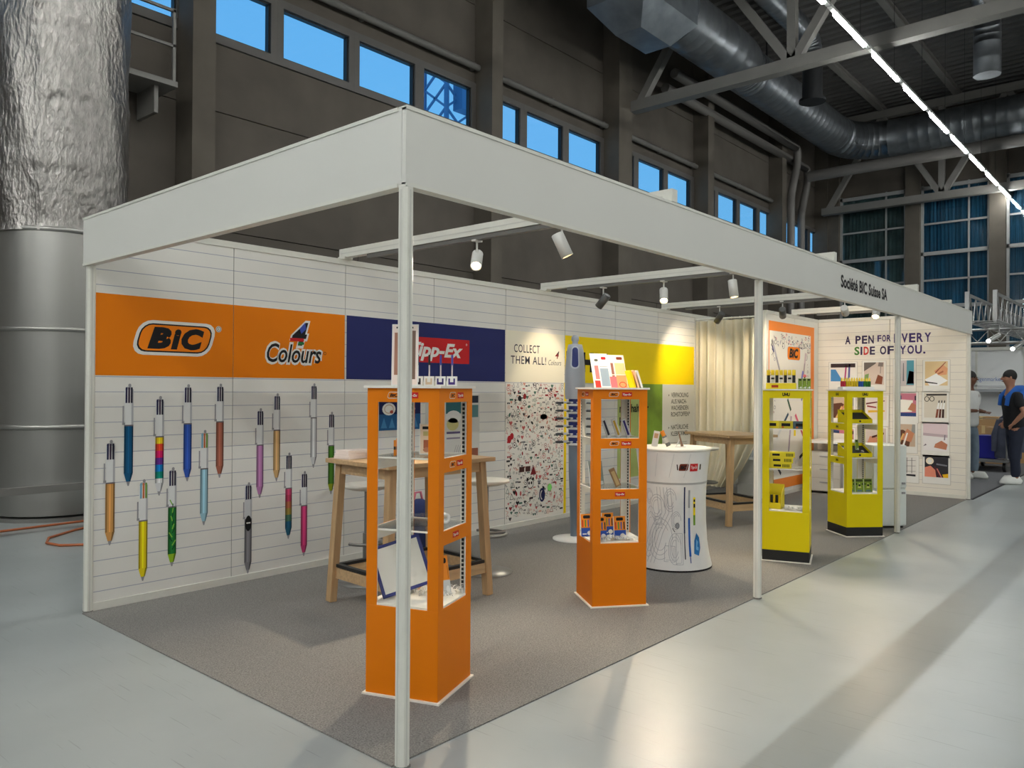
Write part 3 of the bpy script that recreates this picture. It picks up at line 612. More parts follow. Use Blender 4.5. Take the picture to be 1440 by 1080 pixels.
for y0, y1, z0, z1, k in polar:
    p = spr(); a0, a1 = -y0, -y1
    p.rect(a0-.006, a1+.006, z0-.006, z1+.004, flat((186, 180, 172)), 1); p.rect(a0, a1, z0, z1, WHITE, 2); b0, b1 = a0+.025, a1-.025; c0, c1 = z0+.09, z1-.02; wv, hv = b1-b0, c1-c0
    def q(pts, c, l=4): p.poly([(b0+x*wv, c0+y*hv) for x, y in pts], flat(c), l)
    bgc = ((230, 226, 222), (208, 190, 178), (206, 196, 196), (222, 196, 150), (226, 214, 206), (198, 120, 140), (214, 206, 192), (206, 190, 180), (196, 172, 150), (220, 200, 204), (224, 220, 214), (48, 46, 52))[k]
    p.rect(b0, b1, c0, c1, flat(bgc), 3)
    if k == 0: q([(0, .8), (1, .8), (1, 1), (0, 1)], (54, 40, 44)); q([(0, .1), (.5, .1), (.2, .7), (0, .7)], (74, 138, 196)); q([(.55, .2), (.62, .2), (.66, .9), (.6, .9)], (180, 70, 120)); q([(.7, .2), (.78, .2), (.8, .95), (.73, .95)], (90, 90, 150))
    elif k == 1: q([(0, .6), (.6, .95), (.6, 1), (0, 1)], (108, 100, 96)); q([(.55, .05), (.9, .02), (.95, .35), (.7, .45)], (126, 70, 48)); q([(.8, .5), (.84, .5), (.86, .85), (.82, .85)], (150, 140, 136)); q([(.7, .82), (.95, .8), (.97, .98), (.74, 1)], (134, 122, 116)); q([(.0, .1), (.2, .1), (.25, .5), (.05, .45)], (120, 150, 90))
    elif k == 2: q([(.6, .05), (1, .05), (1, 1), (.62, 1)], (90, 160, 180)); q([(.62, .1), (1, .1), (1, .55), (.75, .6)], (232, 110, 150)); q([(.15, .1), (.3, .1), (.3, .5), (.2, .55)], (40, 60, 90)); q([(.4, .2), (.48, .2), (.46, .9), (.42, .9)], (120, 120, 126))
    elif k == 3: q([(0, .25), (.5, .5), (1, .2), (.6, 0), (.2, 0)], (240, 240, 240)); q([(.4, .6), (.8, .85), (1, .7), (.95, .45), (.6, .42)], SK); q([(.0, .12), (.55, .06), (.55, .1), (0, .18)], (60, 56, 60), 5); q([(.45, .55), (.9, .98), (.92, .95), (.47, .5)], (150, 80, 60), 5); q([(.55, .5), (.8, .62), (.82, .55), (.6, .45)], (180, 110, 80), 5)
    elif k == 4: q([(0, .65), (.9, .8), (.9, .84), (0, .72)], (110, 50, 50)); q([(.1, .3), (.9, .35), (.9, .42), (.1, .4)], (226, 180, 60)); q([(.05, .55), (.5, .5), (.5, .56), (.05, .62)], (150, 60, 60), 5)
    elif k == 5: q([(0, 0), (1, .0), (1, .16), (0, .16)], (44, 66, 120)); q([(0, .16), (.8, .2), (.85, .7), (0, .75)], (240, 236, 226)); q([(.6, .3), (.95, .2), (1, .5), (.8, .6)], (190, 124, 96), 5); q([(0, .75), (.3, .72), (.3, .9), (0, .95)], (50, 70, 110)); q([(.93, .7), (1, .7), (1, .9), (.93, .9)], (60, 40, 60), 5)
    elif k == 6:
        q([(.1, .88), (1, .9), (1, .96), (.1, .95)], (44, 38, 38)); p.ring(b0+.12*wv, c0+.75*hv, .1*wv, .1*hv, .008, INK, 5, 10); p.ring(b0+.35*wv, c0+.76*hv, .1*wv, .1*hv, .008, INK, 5, 10)
        for i in range(3): q([(.5+.14*i, .0), (.6+.14*i, .0), (.65+.12*i, .35), (.56+.12*i, .35)], ((130, 70, 50), (96, 50, 40), (60, 36, 34))[i]); q([(.56+.12*i, .35), (.65+.12*i, .35), (.68+.12*i, .6), (.62+.12*i, .62)], (236, 236, 234)); q([(.63+.12*i, .6), (.68+.12*i, .6), (.69+.12*i, .7), (.65+.12*i, .7)], (40, 40, 44))
    elif k == 7: q([(.0, .1), (.6, .05), (.8, .5), (.2, .6)], (206, 140, 110)); q([(.3, .5), (.9, .7), (.9, .8), (.3, .6)], (80, 40, 36))
    elif k == 8: q([(0, 0), (.7, 0), (.8, .5), (.4, .75), (0, .7)], (96, 60, 44)); q([(.3, .3), (.8, .2), (.95, .6), (.6, .8)], (200, 134, 100), 5); q([(.35, .0), (.45, .0), (.65, .6), (.58, .62)], (240, 236, 230), 6); q([(.1, .0), (.2, .0), (.45, .55), (.4, .6)], (226, 180, 110), 6); q([(.8, .6), (1, .6), (1, 1), (.85, 1)], (150, 150, 146))
    elif k == 9: q([(0, .55), (1, .5), (1, .6), (0, .65)], (190, 170, 176)); q([(.0, 0), (1, 0), (1, .5), (0, .55)], (232, 228, 228)); q([(.45, .12), (.95, .05), (1, .25), (.75, .38), (.5, .25)], (190, 124, 96), 5); q([(.85, .4), (.9, .4), (.92, .6), (.87, .6)], (140, 130, 140), 5); q([(.0, .15), (.15, .2), (.1, .25)], (120, 110, 120), 5)
    elif k == 10:
        for i in range(4): q([(.1+.22*i, .15), (.13+.22*i, .15), (.13+.22*i, .95), (.1+.22*i, .95)], (120, 116, 112))
        for i in range(3): q([(.05, .2+.28*i), (.95, .25+.28*i), (.95, .27+.28*i), (.05, .22+.28*i)], (120, 116, 112))
        q([(.1, .55), (.25, .55), (.25, .68), (.1, .68)], (50, 46, 46), 5); q([(.3, .02), (.95, .0), (.95, .1), (.3, .1)], (40, 40, 44), 5)
    else: q([(0, 0), (.5, 0), (.45, .35), (.25, .55), (0, .45)], (226, 140, 116)); p.ell(b0+.22*wv, c0+.78*hv, .17*wv, .17*hv, flat((238, 224, 200)), 5); p.ell(b0+.22*wv, c0+.78*hv, .1*wv, .1*hv, WHITE, 6); q([(.4, .5), (.46, .52), (.66, 0), (.58, 0)], (90, 36, 46), 6); q([(.5, .42), (.55, .43), (.75, 0), (.7, 0)], (206, 120, 110), 6); q([(.8, 0), (1, 0), (1, .2), (.75, .15)], (230, 180, 30), 5); q([(.5, .6), (.95, .55), (.95, .62), (.5, .68)], (120, 120, 130), 5)
    p.build('printed_photo', sp_[0 if y0 < 1 else 1])

# storage cabin wall with the orange poster
wc = sroot('wall_cabin', (0, CBY, 0)); cps = []
for i in range(2): cps.append(MB().box(8.04+.937*i, 8.04+.937*(i+1)-.004, -.025, 0, .05, 2.46, PLAIN).build('panel', wc))
MB().box(8, LX, -.035, .01, 0, .055, ALU).build('base_rail', wc); MB().box(8, LX, -.035, .01, 2.455, 2.5, ALU).build('top_rail', wc)
p = PR((0, -.0265, 0), (1, 0, 0), (0, 0, 1), .0009); OR2 = mk('bright_orange_print', (246, 138, 44), .5)
p.rect(8.08, 9.72, .10, 2.37, OR2, 1); p.rect(8.10, 9.58, .24, 2.24, mk('poster_paper', (242, 236, 224), .5), 2)
p.rrect(8.70, 9.18, 1.86, 2.06, .05, WHITE, 3); p.rrect(8.71, 9.17, 1.87, 2.05, .05, BICO, 4); p.text('BiC', 8.77, 1.905, .12, INK, 5, w=.33, bold=.05, shear=.2)
random.seed(5)
for i in range(150):
    t_ = random.random(); side = random.random()
    if side < .45: a, b = random.uniform(8.14, 9.54), random.uniform(2.04, 2.21)
    elif side < .75: a, b = random.uniform(9.40, 9.55), random.uniform(.3, 2.1)
    else: a, b = random.uniform(8.12, 8.3), random.uniform(.3, 2.1)
    c = flat(random.choice([(70, 66, 74), (206, 90, 100), (120, 110, 120), (196, 160, 150), (96, 96, 140)])); s_ = random.uniform(.012, .045)
    k = random.random()
    if k < .4: p.ring(a, b, s_, s_*.8, .006, c, 4, 9)
    elif k < .8: p.line([(a+random.uniform(-s_, s_), b+random.uniform(-s_, s_)) for _ in range(4)], .007, c, 4)
    else: p.ell(a, b, s_*.5, s_*.3, c, 4, 8)
for (a0, b0), (a1, b1), c in (((8.18, 2.12), (8.50, 1.62), (170, 166, 170)), ((8.16, 2.12), (8.24, 1.96), (60, 64, 130)), ((9.38, 1.98), (9.30, 1.65), (190, 170, 170)), ((9.28, 1.72), (9.16, 1.42), (120, 116, 190)), ((8.62, 1.45), (8.84, 1.16), (60, 92, 70)), ((9.42, 1.5), (9.22, 1.30), (150, 140, 146)), ((8.35, .80), (8.75, 1.12), (56, 84, 104)), ((9.0, 1.10), (9.42, .66), (196, 84, 110)), ((8.85, 1.08), (8.75, .5), (170, 150, 160)), ((8.2, .55), (8.5, .3), (60, 60, 66)), ((9.0, .42), (9.35, .55), (44, 44, 48))):
    p.line([(a0, b0), (a1, b1)], .045, flat(c), 4); p.line([(a0, b0), (a0+(a1-a0)*.45, b0+(b1-b0)*.45)], .05, WHITE if c[0] < 100 else flat(shade(c, 1.15)), 5)
p.ell(9.40, 1.22, .06, .09, YEL, 4, 10); p.ell(8.42, .95, .06, .03, flat((206, 60, 80)), 4, 10); p.rect(8.95, 9.02, .8, 1.0, YEL, 4)
p.build('printed_poster', cps[0])
# upright posts
TRKF = mk('foot_grey', (120, 118, 112), .5)
def post(x, y, z1, label, w=.05, lab2=None):
    o = thing('upright_post', label, 'post', (x, y, 0), 0, 'white uprights of the stand')
    h = w/2; ch = .012
    MB().prism([(-h+ch, -h), (h-ch, -h), (h, -h+ch), (h, h-ch), (h-ch, h), (-h+ch, h), (-h, h-ch), (-h, -h+ch)], .012, z1, ALU).build('profile', o)
    MB().box(-h-.001, -h+.006, -.004, .004, .01, z1-.01, mk('groove_grey', (198, 196, 188), .6)).build('groove', o); MB().box(-.004, .004, -h-.001, -h+.006, .01, z1-.01, mk('groove_grey', (198, 196, 188), .6)).build('groove', o)
    MB().box(-h+.002, h-.002, -h+.002, h-.002, 0, .012, TRKF).build('foot', o)
    return o
post(.006, .006, 2.204, 'white corner post nearest the viewer, in front of the orange cabinet')
post(.02, D-.02, 2.204, 'white corner post at the left end of the wall with printed pens')
post(3.235, .02, 2.204, 'white front post standing just left of the first yellow cabinet')
post(6.60, .02, 2.204, 'white front post beside the second yellow cabinet and white locker')
post(LX-.02, .02, 2.204, 'white corner post ending the wall of printed photos')
post(CBX+.02, CBY, 2.5, 'white post at the corner of the storage cabin behind the curtain edge')
post(LX-.02, CBY, 2.5, 'white post in the inner corner between orange poster and photo wall')
# fascia boards
o = thing('fascia_board', 'long white fascia board with black company lettering', 'fascia', (0, 0, 0))
MB().box(-.013, LX+.02, -.013, .01, 2.213, 2.506, FASC).build('board', o)
MB().box(-.013, LX+.02, -.017, .03, 2.205, 2.22, ALU).build('bottom_rail', o); MB().box(-.013, LX+.02, -.017, .03, 2.497, 2.512, ALU).build('top_rail', o)
p = PR((0, -.0135, 0), (1, 0, 0), (0, 0, 1), .0008); p.text('Société BIC Suisse SA', 4.80, 2.318, .102, INK, 1, w=1.31, bold=.035); p.build('lettering', o)
o = thing('fascia_board', 'short plain white fascia board on the left side', 'fascia', (0, 0, 0))
MB().box(-.0135, .01, .011, D+.02, 2.2135, 2.5055, FASC).build('board', o)
MB().box(-.017, .03, .031, D+.02, 2.205, 2.22, ALU).build('bottom_rail', o); MB().box(-.017, .03, .031, D+.02, 2.497, 2.512, ALU).build('top_rail', o)
# cross beams with lamp track
TRK = mk('track_grey', (104, 102, 98), .5)
beamlab = ('white cross beam nearest the viewer, over the two orange cabinets', 'second white cross beam, carrying three spotlights', 'third white cross beam, in front of the curtain', 'last white cross beam, over the photo wall end')
for k, (x, y1) in enumerate(((2.0, 3.09), (4.65, 3.09), (7.2, 3.09), (9.0, 2.05))):
    o = thing('cross_beam', beamlab[k], 'beam', (x, 0, 2.5), 0, 'roof beams of the stand')
    MB().box(-.03, .03, -.02 if k < 3 else .04, y1, .013, .085, ALU).build('profile', o); MB().box(-.032, .032, .04, y1-.02, .043, .049, mk('groove_grey', (198, 196, 188), .6)).build('groove', o)
    MB().box(-.02, .02, .2, y1-.35, -.018, .013, TRK).build('lamp_track', o)
    MB().box(-.04, .04, y1-.09, y1+.005, .0, .02, ALU).build('end_bracket', o)
# ---------------------------------------------------------------- spotlights of the stand
LENS = mk('lamp_lens', (255, 226, 170), .3, emit=60); LDK = mk('lamp_grey', (92, 92, 90), .4, .3); LWH = mk('lamp_white', (206, 204, 198), .4)
def spotlight(pos, target, label, mat, power=1.0, size=58, blend=.7):
    o = thing('spotlight', label, 'spotlight', pos, 0, 'track spotlights of the stand')
    d = (Vector(target)-Vector(pos)).normalized(); M = Vector((0, 0, 1)).rotation_difference(d).to_matrix().to_4x4()
    MB().lathe([(.034, -.075), (.04, -.07), (.04, .085), (.034, .085), (.033, .06)], mat, 20, M=M).build('lamp_body', o)
    MB().lathe([(.0001, .062), (.033, .062)], LENS, 20, M=M).build('lens', o)
    MB().tube([(0, 0, .0), (0, .0, .06), (0, 0, .135)], .007, LWH, 8).build('stem', o)
    MB().box(-.035, .035, -.02, .02, .125, .137, LWH).build('track_clip', o)
    ld = bpy.data.lights.new('spot_beam', 'SPOT'); ld.energy = SPOT*power; ld.color = (1, .84, .62); ld.spot_size = R(size); ld.spot_blend = blend; ld.shadow_soft_size = .025
    l = bpy.data.objects.new('spot_beam', ld); C.objects.link(l); l.parent = o; l.location = d*.09; l.rotation_euler = d.to_track_quat('-Z', 'Y').to_euler()
spotlight((2.0, 1.54, 2.345), (.5, .35, 0.6), 'glowing spotlight on the first beam, shining straight towards the viewer', LWH, 1.5, 95)
spotlight((2.0, .79, 2.365), (2.7, .1, 0.3), 'white tilted spotlight hanging close behind the long fascia on the first beam', LWH, .75, 85)
spotlight((4.65, 2.29, 2.345), (4.62, 3.05, 1.55), 'dark spotlight on the second beam aimed at the COLLECT THEM ALL panel', LDK, .28, 70)
spotlight((4.65, 1.59, 2.35), (3.3, .75, .5), 'bright spotlight in the middle of the second beam', LWH, 1.25, 90)
spotlight((4.65, .88, 2.36), (4.6, .55, 0), 'spotlight on the second beam pointing straight down, nearest the fascia', LWH, .8, 75)
spotlight((7.2, 2.27, 2.36), (7.62, 2.98, 1.7), 'dark spotlight in front of the curtain aimed at the yellow wall', LDK, .42, 95)
spotlight((7.2, 1.46, 2.37), (8.8, 2.03, 1.5), 'dark spotlight behind the second front post aimed at the orange poster', LDK, .6, 75)
spotlight((7.2, .74, 2.35), (9.9, 1.3, 1.4), 'pale spotlight seen from behind, above the second yellow cabinet', LWH, .7, 80)
spotlight((7.2, .40, 2.32), (5.6, .25, 0.3), 'spotlight with a bright face under the long fascia near the last post', LWH, .8, 70)

# ---------------------------------------------------------------- display cabinets
ACR = glass('acrylic', (240, 243, 243), .1, .05)
INW = mk('cabinet_white_board', (232, 226, 214), .5); SLOT = mk('slot_black', (24, 24, 24), .6)
ORC = mk('cabinet_orange', (222, 120, 0), .5, ns=2, na=.03, spec=.25); YLC = mk('cabinet_yellow', (222, 202, 0), .48, ns=2, na=.03, spec=.25)
ZS = (.435, .782, 1.118)
def cabinet(label, loc, ang, mat, tall, plinth, brand):
    o = thing('display_cabinet', label, 'cabinet', (*loc, 0), R(ang), 'square display cabinets on the carpet'); h = .187
    MB().box(-.2, .2, -.2, .2, .006, .014, INW).build('foot_plate', o)
    if plinth:
        MB().box(-h, h, -h, h, .014, .10, SLOT).build('plinth', o); MB().box(-h, h, -h, h, .10, .425, mat).build('base_box', o, bevel=.002)
    else:
        MB().box(-h, h, -h, h, .014, .425, mat).build('base_box', o, bevel=.002)
    MB().box(-h+.004, h-.004, -h+.004, h-.004, .425, .435, INW).build('display_floor', o)
    for sx in (-1, 1):
        for sy in (-1, 1):
            m = MB(); pw = .055
            def bb(x0, x1, y0, y1, mt): m.box(min(sx*x0, sx*x1), max(sx*x0, sx*x1), min(sy*y0, sy*y1), max(sy*y0, sy*y1), .425, 1.44, mt)
            bb(h-pw, h, h-.006, h, mat); bb(h-.006, h, h-pw, h-.006, mat); bb(h-pw, h-.006, h-.010, h-.006, INW); bb(h-.010, h-.006, h-pw, h-.010, INW)
            c_ = m.build('corner_post', o)
            sm = MB(); y_ = .45
            for i in range(46): sm.box(sx*(h-.014)-.003, sx*(h-.014)+.003, sy*(h-.040)-.005, sy*(h-.040)+.005, y_+i*.021, y_+i*.021+.013, SLOT)
            sm.build('slot_strip', c_)
    faces = (0, 1, 2, 3)
    for f in faces:
        M = Matrix.Rotation(R(90*f), 4, 'Z')
        MB().box(-h+.055, h-.055, -h, -h+.006, 1.375, 1.44, mat, M).box(-h+.055, h-.055, -h+.006, -h+.010, 1.375, 1.44, INW, M).build('top_band', o)
        A_ = M @ Vector((1, 0, 0)); O_ = M @ Vector((0, -h, 0))
        p = PR(O_, A_, (0, 0, 1), .0007)
        if brand == 'b':
            bic_badge(p, -.045, 1.407, .026); tippex_badge(p, .045, 1.407, .028)
        else: uhu_badge(p, 0, 1.407, .026)
        p.build('brand_sticker', o)
        if f not in tall:
            for i, z in enumerate((1.05, .715)):
                r_ = MB().box(-h+.055, h-.055, -h, -h+.006, z, z+.066, mat, M).box(-h+.055, h-.055, -h+.006, -h+.010, z, z+.066, INW, M).build('shelf_rail', o)
                p = PR(O_, A_, (0, 0, 1), .0007)
                if brand == 'b':
                    if i == 0: bic_badge(p, -.04, z+.033, .024); tippex_badge(p, .042, z+.033, .028)
                    else: tippex_badge(p, .0, z+.033, .028)
                else: uhu_badge(p, 0, z+.033, .022)
                p.build('brand_sticker', r_)
    for z in ZS[1:]:
        MB().box(-h+.012, h-.012, -h+.012, h-.012, z-.006, z, ACR).build('acrylic_shelf', o)
        m = MB()
        for f in faces: m.box(-h+.012, h-.012, -h+.010, -h+.014, z-.007, z+.001, INW, Matrix.Rotation(R(90*f), 4, 'Z'))
        m.build('shelf_edge', o)
    MB().box(-.2, .2, -.2, .2, 1.44, 1.452, INW).build('top_plate', o)
    return o
cab = [('o', (.60, .565), 20.7), ('o', (2.515, .75), -37.7), ('y', (4.65, .377), -72), ('y', (6.25, .325), -43)]
cabinet('orange display cabinet nearest the viewer, behind the front corner post', cab[0][1], cab[0][2], ORC, (3, 1), False, 'b')
cabinet('orange display cabinet in the middle of the carpet beside the round counter', cab[1][1], cab[1][2], ORC, (3, 1), False, 'b')
cabinet('yellow display cabinet directly behind the second front post', cab[2][1], cab[2][2], YLC, (0, 2), True, 'u')
cabinet('yellow display cabinet farther right, beside the white locker', cab[3][1], cab[3][2], YLC, (0, 2), True, 'u')
def on(ci, x, y, z):
    """a point given in a cabinet's own axes"""
    (cx, cy), a = cab[ci][1], R(cab[ci][2])
    return (cx+x*math.cos(a)-y*math.sin(a), cy+x*math.sin(a)+y*math.cos(a), z)
def ang(ci, da=0): return R(cab[ci][2]+da)
def obj3(mb_, name, label, cat, ci, x, y, z, da=0, tilt=0, group=None):
    o = mb_.build(name); o.location = on(ci, x, y, z); o.rotation_euler = (R(tilt), 0, ang(ci, da)); return tag(o, label, cat, group)
PAPER = mk('card_white', (232, 230, 226), .55); ORP = mk('pack_orange', (236, 138, 20), .5); BLP = mk('pack_blue', (28, 72, 160), .45); YLP = mk('pack_yellow', (226, 206, 24), .45); GNP = mk('pack_green', (122, 148, 30), .5)
CLR = glass('clear_blister', (244, 244, 244), .6, .08)
def card(w, h, paint, th=.004, back=PAPER):
    """upright card standing on y=0, printed on its -y face; paint(PR) draws in 0..w, 0..h"""
    m = MB(); m.box(-w/2, w/2, 0, th, 0, h, back)
    p = PR((-w/2, 0, 0), (1, 0, 0), (0, 0, 1), .0007); paint(p)
    m.add(p.v, [], back); o_ = len(m.v)-len(p.v)
    for f, k in zip(p.f, p.m): m.f.append([i+o_ for i in f]); m.m.append(m.mi(p.mats[k])); m.sm.append(False)
    return m
def pack_paint(main, low, w, h, pens):
    def f(p):
        p.rect(0, w, 0, h, main, 1); p.rect(0, w, 0, h*.38, low, 2); p.rrect(w*.2, w*.8, h*.80, h*.94, h*.05, INK, 2)
        for i, c in enumerate(pens): x = w*(.14+.72*i/max(1, len(pens)-1)); p.rect(x-w*.045, x+w*.045, h*.42, h*.74, flat(c), 3)
        p.ell(w*.7, h*.14, w*.2, h*.10, WHITE, 3); p.rect(w*.1, w*.45, h*.08, h*.13, WHITE, 3)
    return f
# --- orange cabinet at the front
def tallcard(p):
    p.rect(.004, .121, .004, .286, flat((240, 222, 212)), 1); p.rect(.012, .03, .05, .25, flat((170, 120, 100)), 2); p.rect(.094, .112, .03, .26, flat((120, 96, 84)), 2); p.rect(.04, .086, .19, .26, flat((222, 160, 120)), 2); p.rect(.04, .086, .06, .15, flat((200, 190, 196)), 2); p.rect(.02, .1, .27, .278, INK, 2)
obj3(card(.125, .29, tallcard), 'leaflet_stand', 'tall pale leaflet card standing on the nearest orange cabinet', 'card', 0, -.135, .02, 1.452, -70, -4)
PENB = mk('pen_clear', (196, 190, 196), .25); PEND = mk('pen_dark', (40, 36, 70), .35)
for i in range(4):
    m = MB(); m.box(-.024, .024, -.02, .02, 0, .046, PAPER); p = PR((-.024, -.02, 0), (1, 0, 0), (0, 0, 1), .0007); p.rect(.008, .04, .006, .036, flat(((60, 54, 60), (214, 190, 160), (54, 40, 100), (70, 50, 120))[i]), 1); p.rect(.016, .032, .018, .036, WHITE, 2)
    t_ = thing('pen_box', ('first', 'second', 'third', 'fourth')[i]+' small white pen box from the left on the nearest orange cabinet', 'box', on(0, .055+.019*(i-1.5)-.03, -.06-.052*(i-1.5), 1.452), ang(0, -70), 'pen boxes on the nearest orange cabinet')
    m.build('carton', t_); p.build('label_print', t_)
    MB().tube([(0, 0, .03), (0, 0, .10)], .0038, PENB, 8).tube([(0, 0, .10), (0, 0, .15)], .005, (PEND, SLOT, mk('pen_blue', (50, 60, 150), .4), mk('pen_violet', (90, 80, 170), .4))[i], 8).build('pen', t_)
m = MB()
random.seed(9)
for i in range(5): m.box(-.03+.012*i, -.02+.012*i, -.004, .004, .0+.004*i, .075+.01*math.sin(i), ORP); m.box(-.03+.012*i, -.022+.012*i, -.005, .005, .03, .045, SLOT)
m.box(-.04, .04, -.02, .02, 0, .006, CLR); obj3(m, 'marker_pack', 'orange and black marker pack on the upper shelf of the nearest orange cabinet', 'pack', 0, -.10, .06, ZS[2], -50)
def peach(p): p.rect(.004, .076, .004, .146, flat((240, 214, 186)), 1); p.rect(.014, .07, .122, .136, INK, 2); p.rect(.02, .05, .03, .07, flat((176, 100, 70)), 2); p.rect(.018, .05, .09, .112, flat((206, 190, 130)), 2); p.ell(.036, .022, .018, .012, flat((196, 130, 100)), 3)
obj3(card(.08, .15, peach), 'price_card', 'small peach coloured card upright on the upper shelf of the nearest orange cabinet', 'card', 0, .03, -.02, ZS[2], -66, -6)
m = MB(); m.box(-.05, .05, -.04, .04, 0, .004, CLR).box(-.05, .05, .036, .04, 0, .05, CLR).box(-.05, .05, -.04, -.037, 0, .025, CLR); obj3(m, 'acrylic_riser', 'clear acrylic riser on the middle shelf of the nearest orange cabinet', 'riser', 0, -.02, -.01, ZS[1], -60)
m = MB(); m.lathe([(.011, -.012), (.026, -.012), (.026, .012), (.011, .012), (.011, -.012)], PAPER, 18, M=Matrix.Translation((0, 0, .026)) @ Matrix.Rotation(R(90), 4, 'X')); obj3(m, 'correction_tape', 'round white tape roll on the middle shelf of the nearest orange cabinet', 'tape', 0, .06, -.10, ZS[1], -40)
t_ = thing('writing_slate', 'white writing slate with dark blue frame leaning in the nearest orange cabinet', 'slate', on(0, -.06, .03, .472), ang(0, -62)); t_.rotation_euler = (Matrix.Rotation(ang(0, -62), 3, 'Z') @ Matrix.Rotation(R(-22), 3, 'X') @ Matrix.Rotation(R(-17), 3, 'Y')).to_euler()
MB().box(-.115, .115, .002, .006, .01, .24, mk('slate_white', (222, 216, 204), .35)).build('slate_board', t_)
m = MB(); BF = mk('slate_blue', (26, 34, 110), .4)
for q in ((-.125, -.108, 0, .25), (.108, .125, 0, .25), (-.125, .125, 0, .016), (-.125, .125, .234, .25)): m.box(q[0], q[1], 0, .012, q[2], q[3], BF)
m.build('slate_frame', t_, bevel=.003)
for i, (x, y, da, lb) in enumerate(((.05, -.12, -38, 'left'), (.085, -.06, -30, 'middle'), (.11, .06, 15, 'right'))):
    obj3(card(.05 if i < 2 else .085, .19 if i < 2 else .15, pack_paint(ORP if i < 2 else mk('pack_grey', (200, 200, 196), .5), mk('pack_grey', (200, 200, 196), .5) if i < 2 else ORP, .05 if i < 2 else .085, .19 if i < 2 else .15, [(30, 30, 34), (200, 120, 40)] if i < 2 else [(30, 30, 34)])), 'blister_pack', lb+' orange pen blister pack on the floor of the nearest orange cabinet', 'pack', 0, x, y, .437, da, -16, 'blister packs in the nearest orange cabinet')
def shreds(ci, n, x0, x1, y0, y1, lab, seed):
    random.seed(seed); m = MB()
    for i in range(n):
        x, y = random.uniform(x0, x1), random.uniform(y0, y1); z = .436+random.uniform(.003, .022); a = random.uniform(0, 3.14); L = random.uniform(.012, .03); w = .0025
        c_, s_ = math.cos(a), math.sin(a); dz = random.uniform(-.012, .012)
        m.add([(x-c_*L-s_*w, y-s_*L+c_*w, z-dz), (x-c_*L+s_*w, y-s_*L-c_*w, z-dz), (x+s_*w, y-c_*w, z+.008), (x-s_*w, y+c_*w, z+.008), (x+c_*L+s_*w, y+s_*L-c_*w, max(.437, z+dz)), (x+c_*L-s_*w, y+s_*L+c_*w, max(.437, z+dz))], [(0, 1, 2, 3), (3, 2, 4, 5)], PAPER)
    o = m.build('paper_shreds', None, on(ci, 0, 0, 0), ang(ci)); o['kind'] = 'stuff'; return tag(o, lab, 'paper shreds')
shreds(0, 260, -.02, .165, -.165, .14, 'white paper shreds strewn in the nearest orange cabinet', 1)
# --- orange cabinet in the middle
def leaf1(p): p.rect(0, .13, 0, .24, flat((232, 232, 230)), 1); p.rect(.06, .128, .01, .14, flat((140, 158, 176)), 2); p.rect(.02, .05, .06, .16, flat((190, 120, 120)), 2); p.rect(.01, .05, 0, .05, flat((206, 60, 54)), 2); p.rrect(.08, .115, .205, .225, .006, RED, 2); p.ell(.04, .20, .015, .01, flat((90, 96, 90)), 2); p.rect(.06, .12, .15, .155, flat((150, 160, 170)), 2)
def leaf2(p): p.rect(0, .13, 0, .24, flat((236, 234, 230)), 1); p.rect(.05, .125, .0, .18, flat((240, 202, 150)), 2); p.rect(.02, .04, .08, .18, flat((150, 100, 90)), 2); p.rect(.0, .05, 0, .08, flat((206, 110, 120)), 2); p.rect(.05, .125, 0, .09, flat((236, 150, 110)), 3); p.ring(.09, .02, .025, .02, .005, RED, 4, 12); p.rrect(.07, .115, .205, .225, .006, flat((130, 60, 40)), 2); p.rect(.0, .125, .09, .096, WHITE, 3)
obj3(card(.13, .25, leaf1), 'leaflet_card', 'left printed leaflet leaning on the middle orange cabinet', 'leaflet', 1, -.065, -.02, 1.452, 8, -20, 'leaflets on the middle orange cabinet')
obj3(card(.13, .24, leaf2), 'leaflet_card', 'right printed leaflet leaning on the middle orange cabinet', 'leaflet', 1, .05, -.03, 1.452, 8, -20, 'leaflets on the middle orange cabinet')
for i, c in enumerate((YEL, flat((236, 190, 150)), WHITE)):
    m = MB(); m.box(-.006, .006, -.05, .05, 0, .12, c, Matrix.Rotation(R(-18), 4, 'Y')); obj3(m, 'slim_folder', ('yellow', 'peach', 'white')[i]+' slim folder tilted at the end of the row on the middle orange cabinet', 'folder', 1, .132+.024*i, -.06, 1.454, 0, 0, 'slim folders on the middle orange cabinet')
for i in range(4):
    t_ = thing('pen_pack', ('first', 'second', 'third', 'fourth')[i]+' dark pen pack on the top shelf of the middle orange cabinet', 'pack', on(1, -.10+.07*i, -.05, ZS[2]+.001), ang(1, 10), 'pen packs on the top shelf')
    Mx = Matrix.Rotation(R(-22), 4, 'Y')
    m = MB(); m.box(-.016, .016, -.008, .008, 0, .13, mk('pack_light', (206, 204, 200), .5), Mx); m.build('backing_card', t_)
    m = MB(); m.box(-.010, .004, -.011, -.008, .015, .12, flat(((40, 40, 46), (54, 50, 60), (190, 150, 50), (60, 50, 110))[i]), Mx); m.build('pen', t_)
def notebk(p): p.rect(0, .10, 0, .17, flat((126, 134, 128)), 1); p.rect(.005, .095, .005, .03, flat((200, 202, 200)), 2); p.rect(.015, .085, .06, .15, flat((108, 116, 112)), 2)
obj3(card(.10, .17, notebk, .012), 'notebook', 'grey green notebook leaning on the middle shelf of the middle orange cabinet', 'notebook', 1, -.09, .02, ZS[1]+.001, 4, -18)
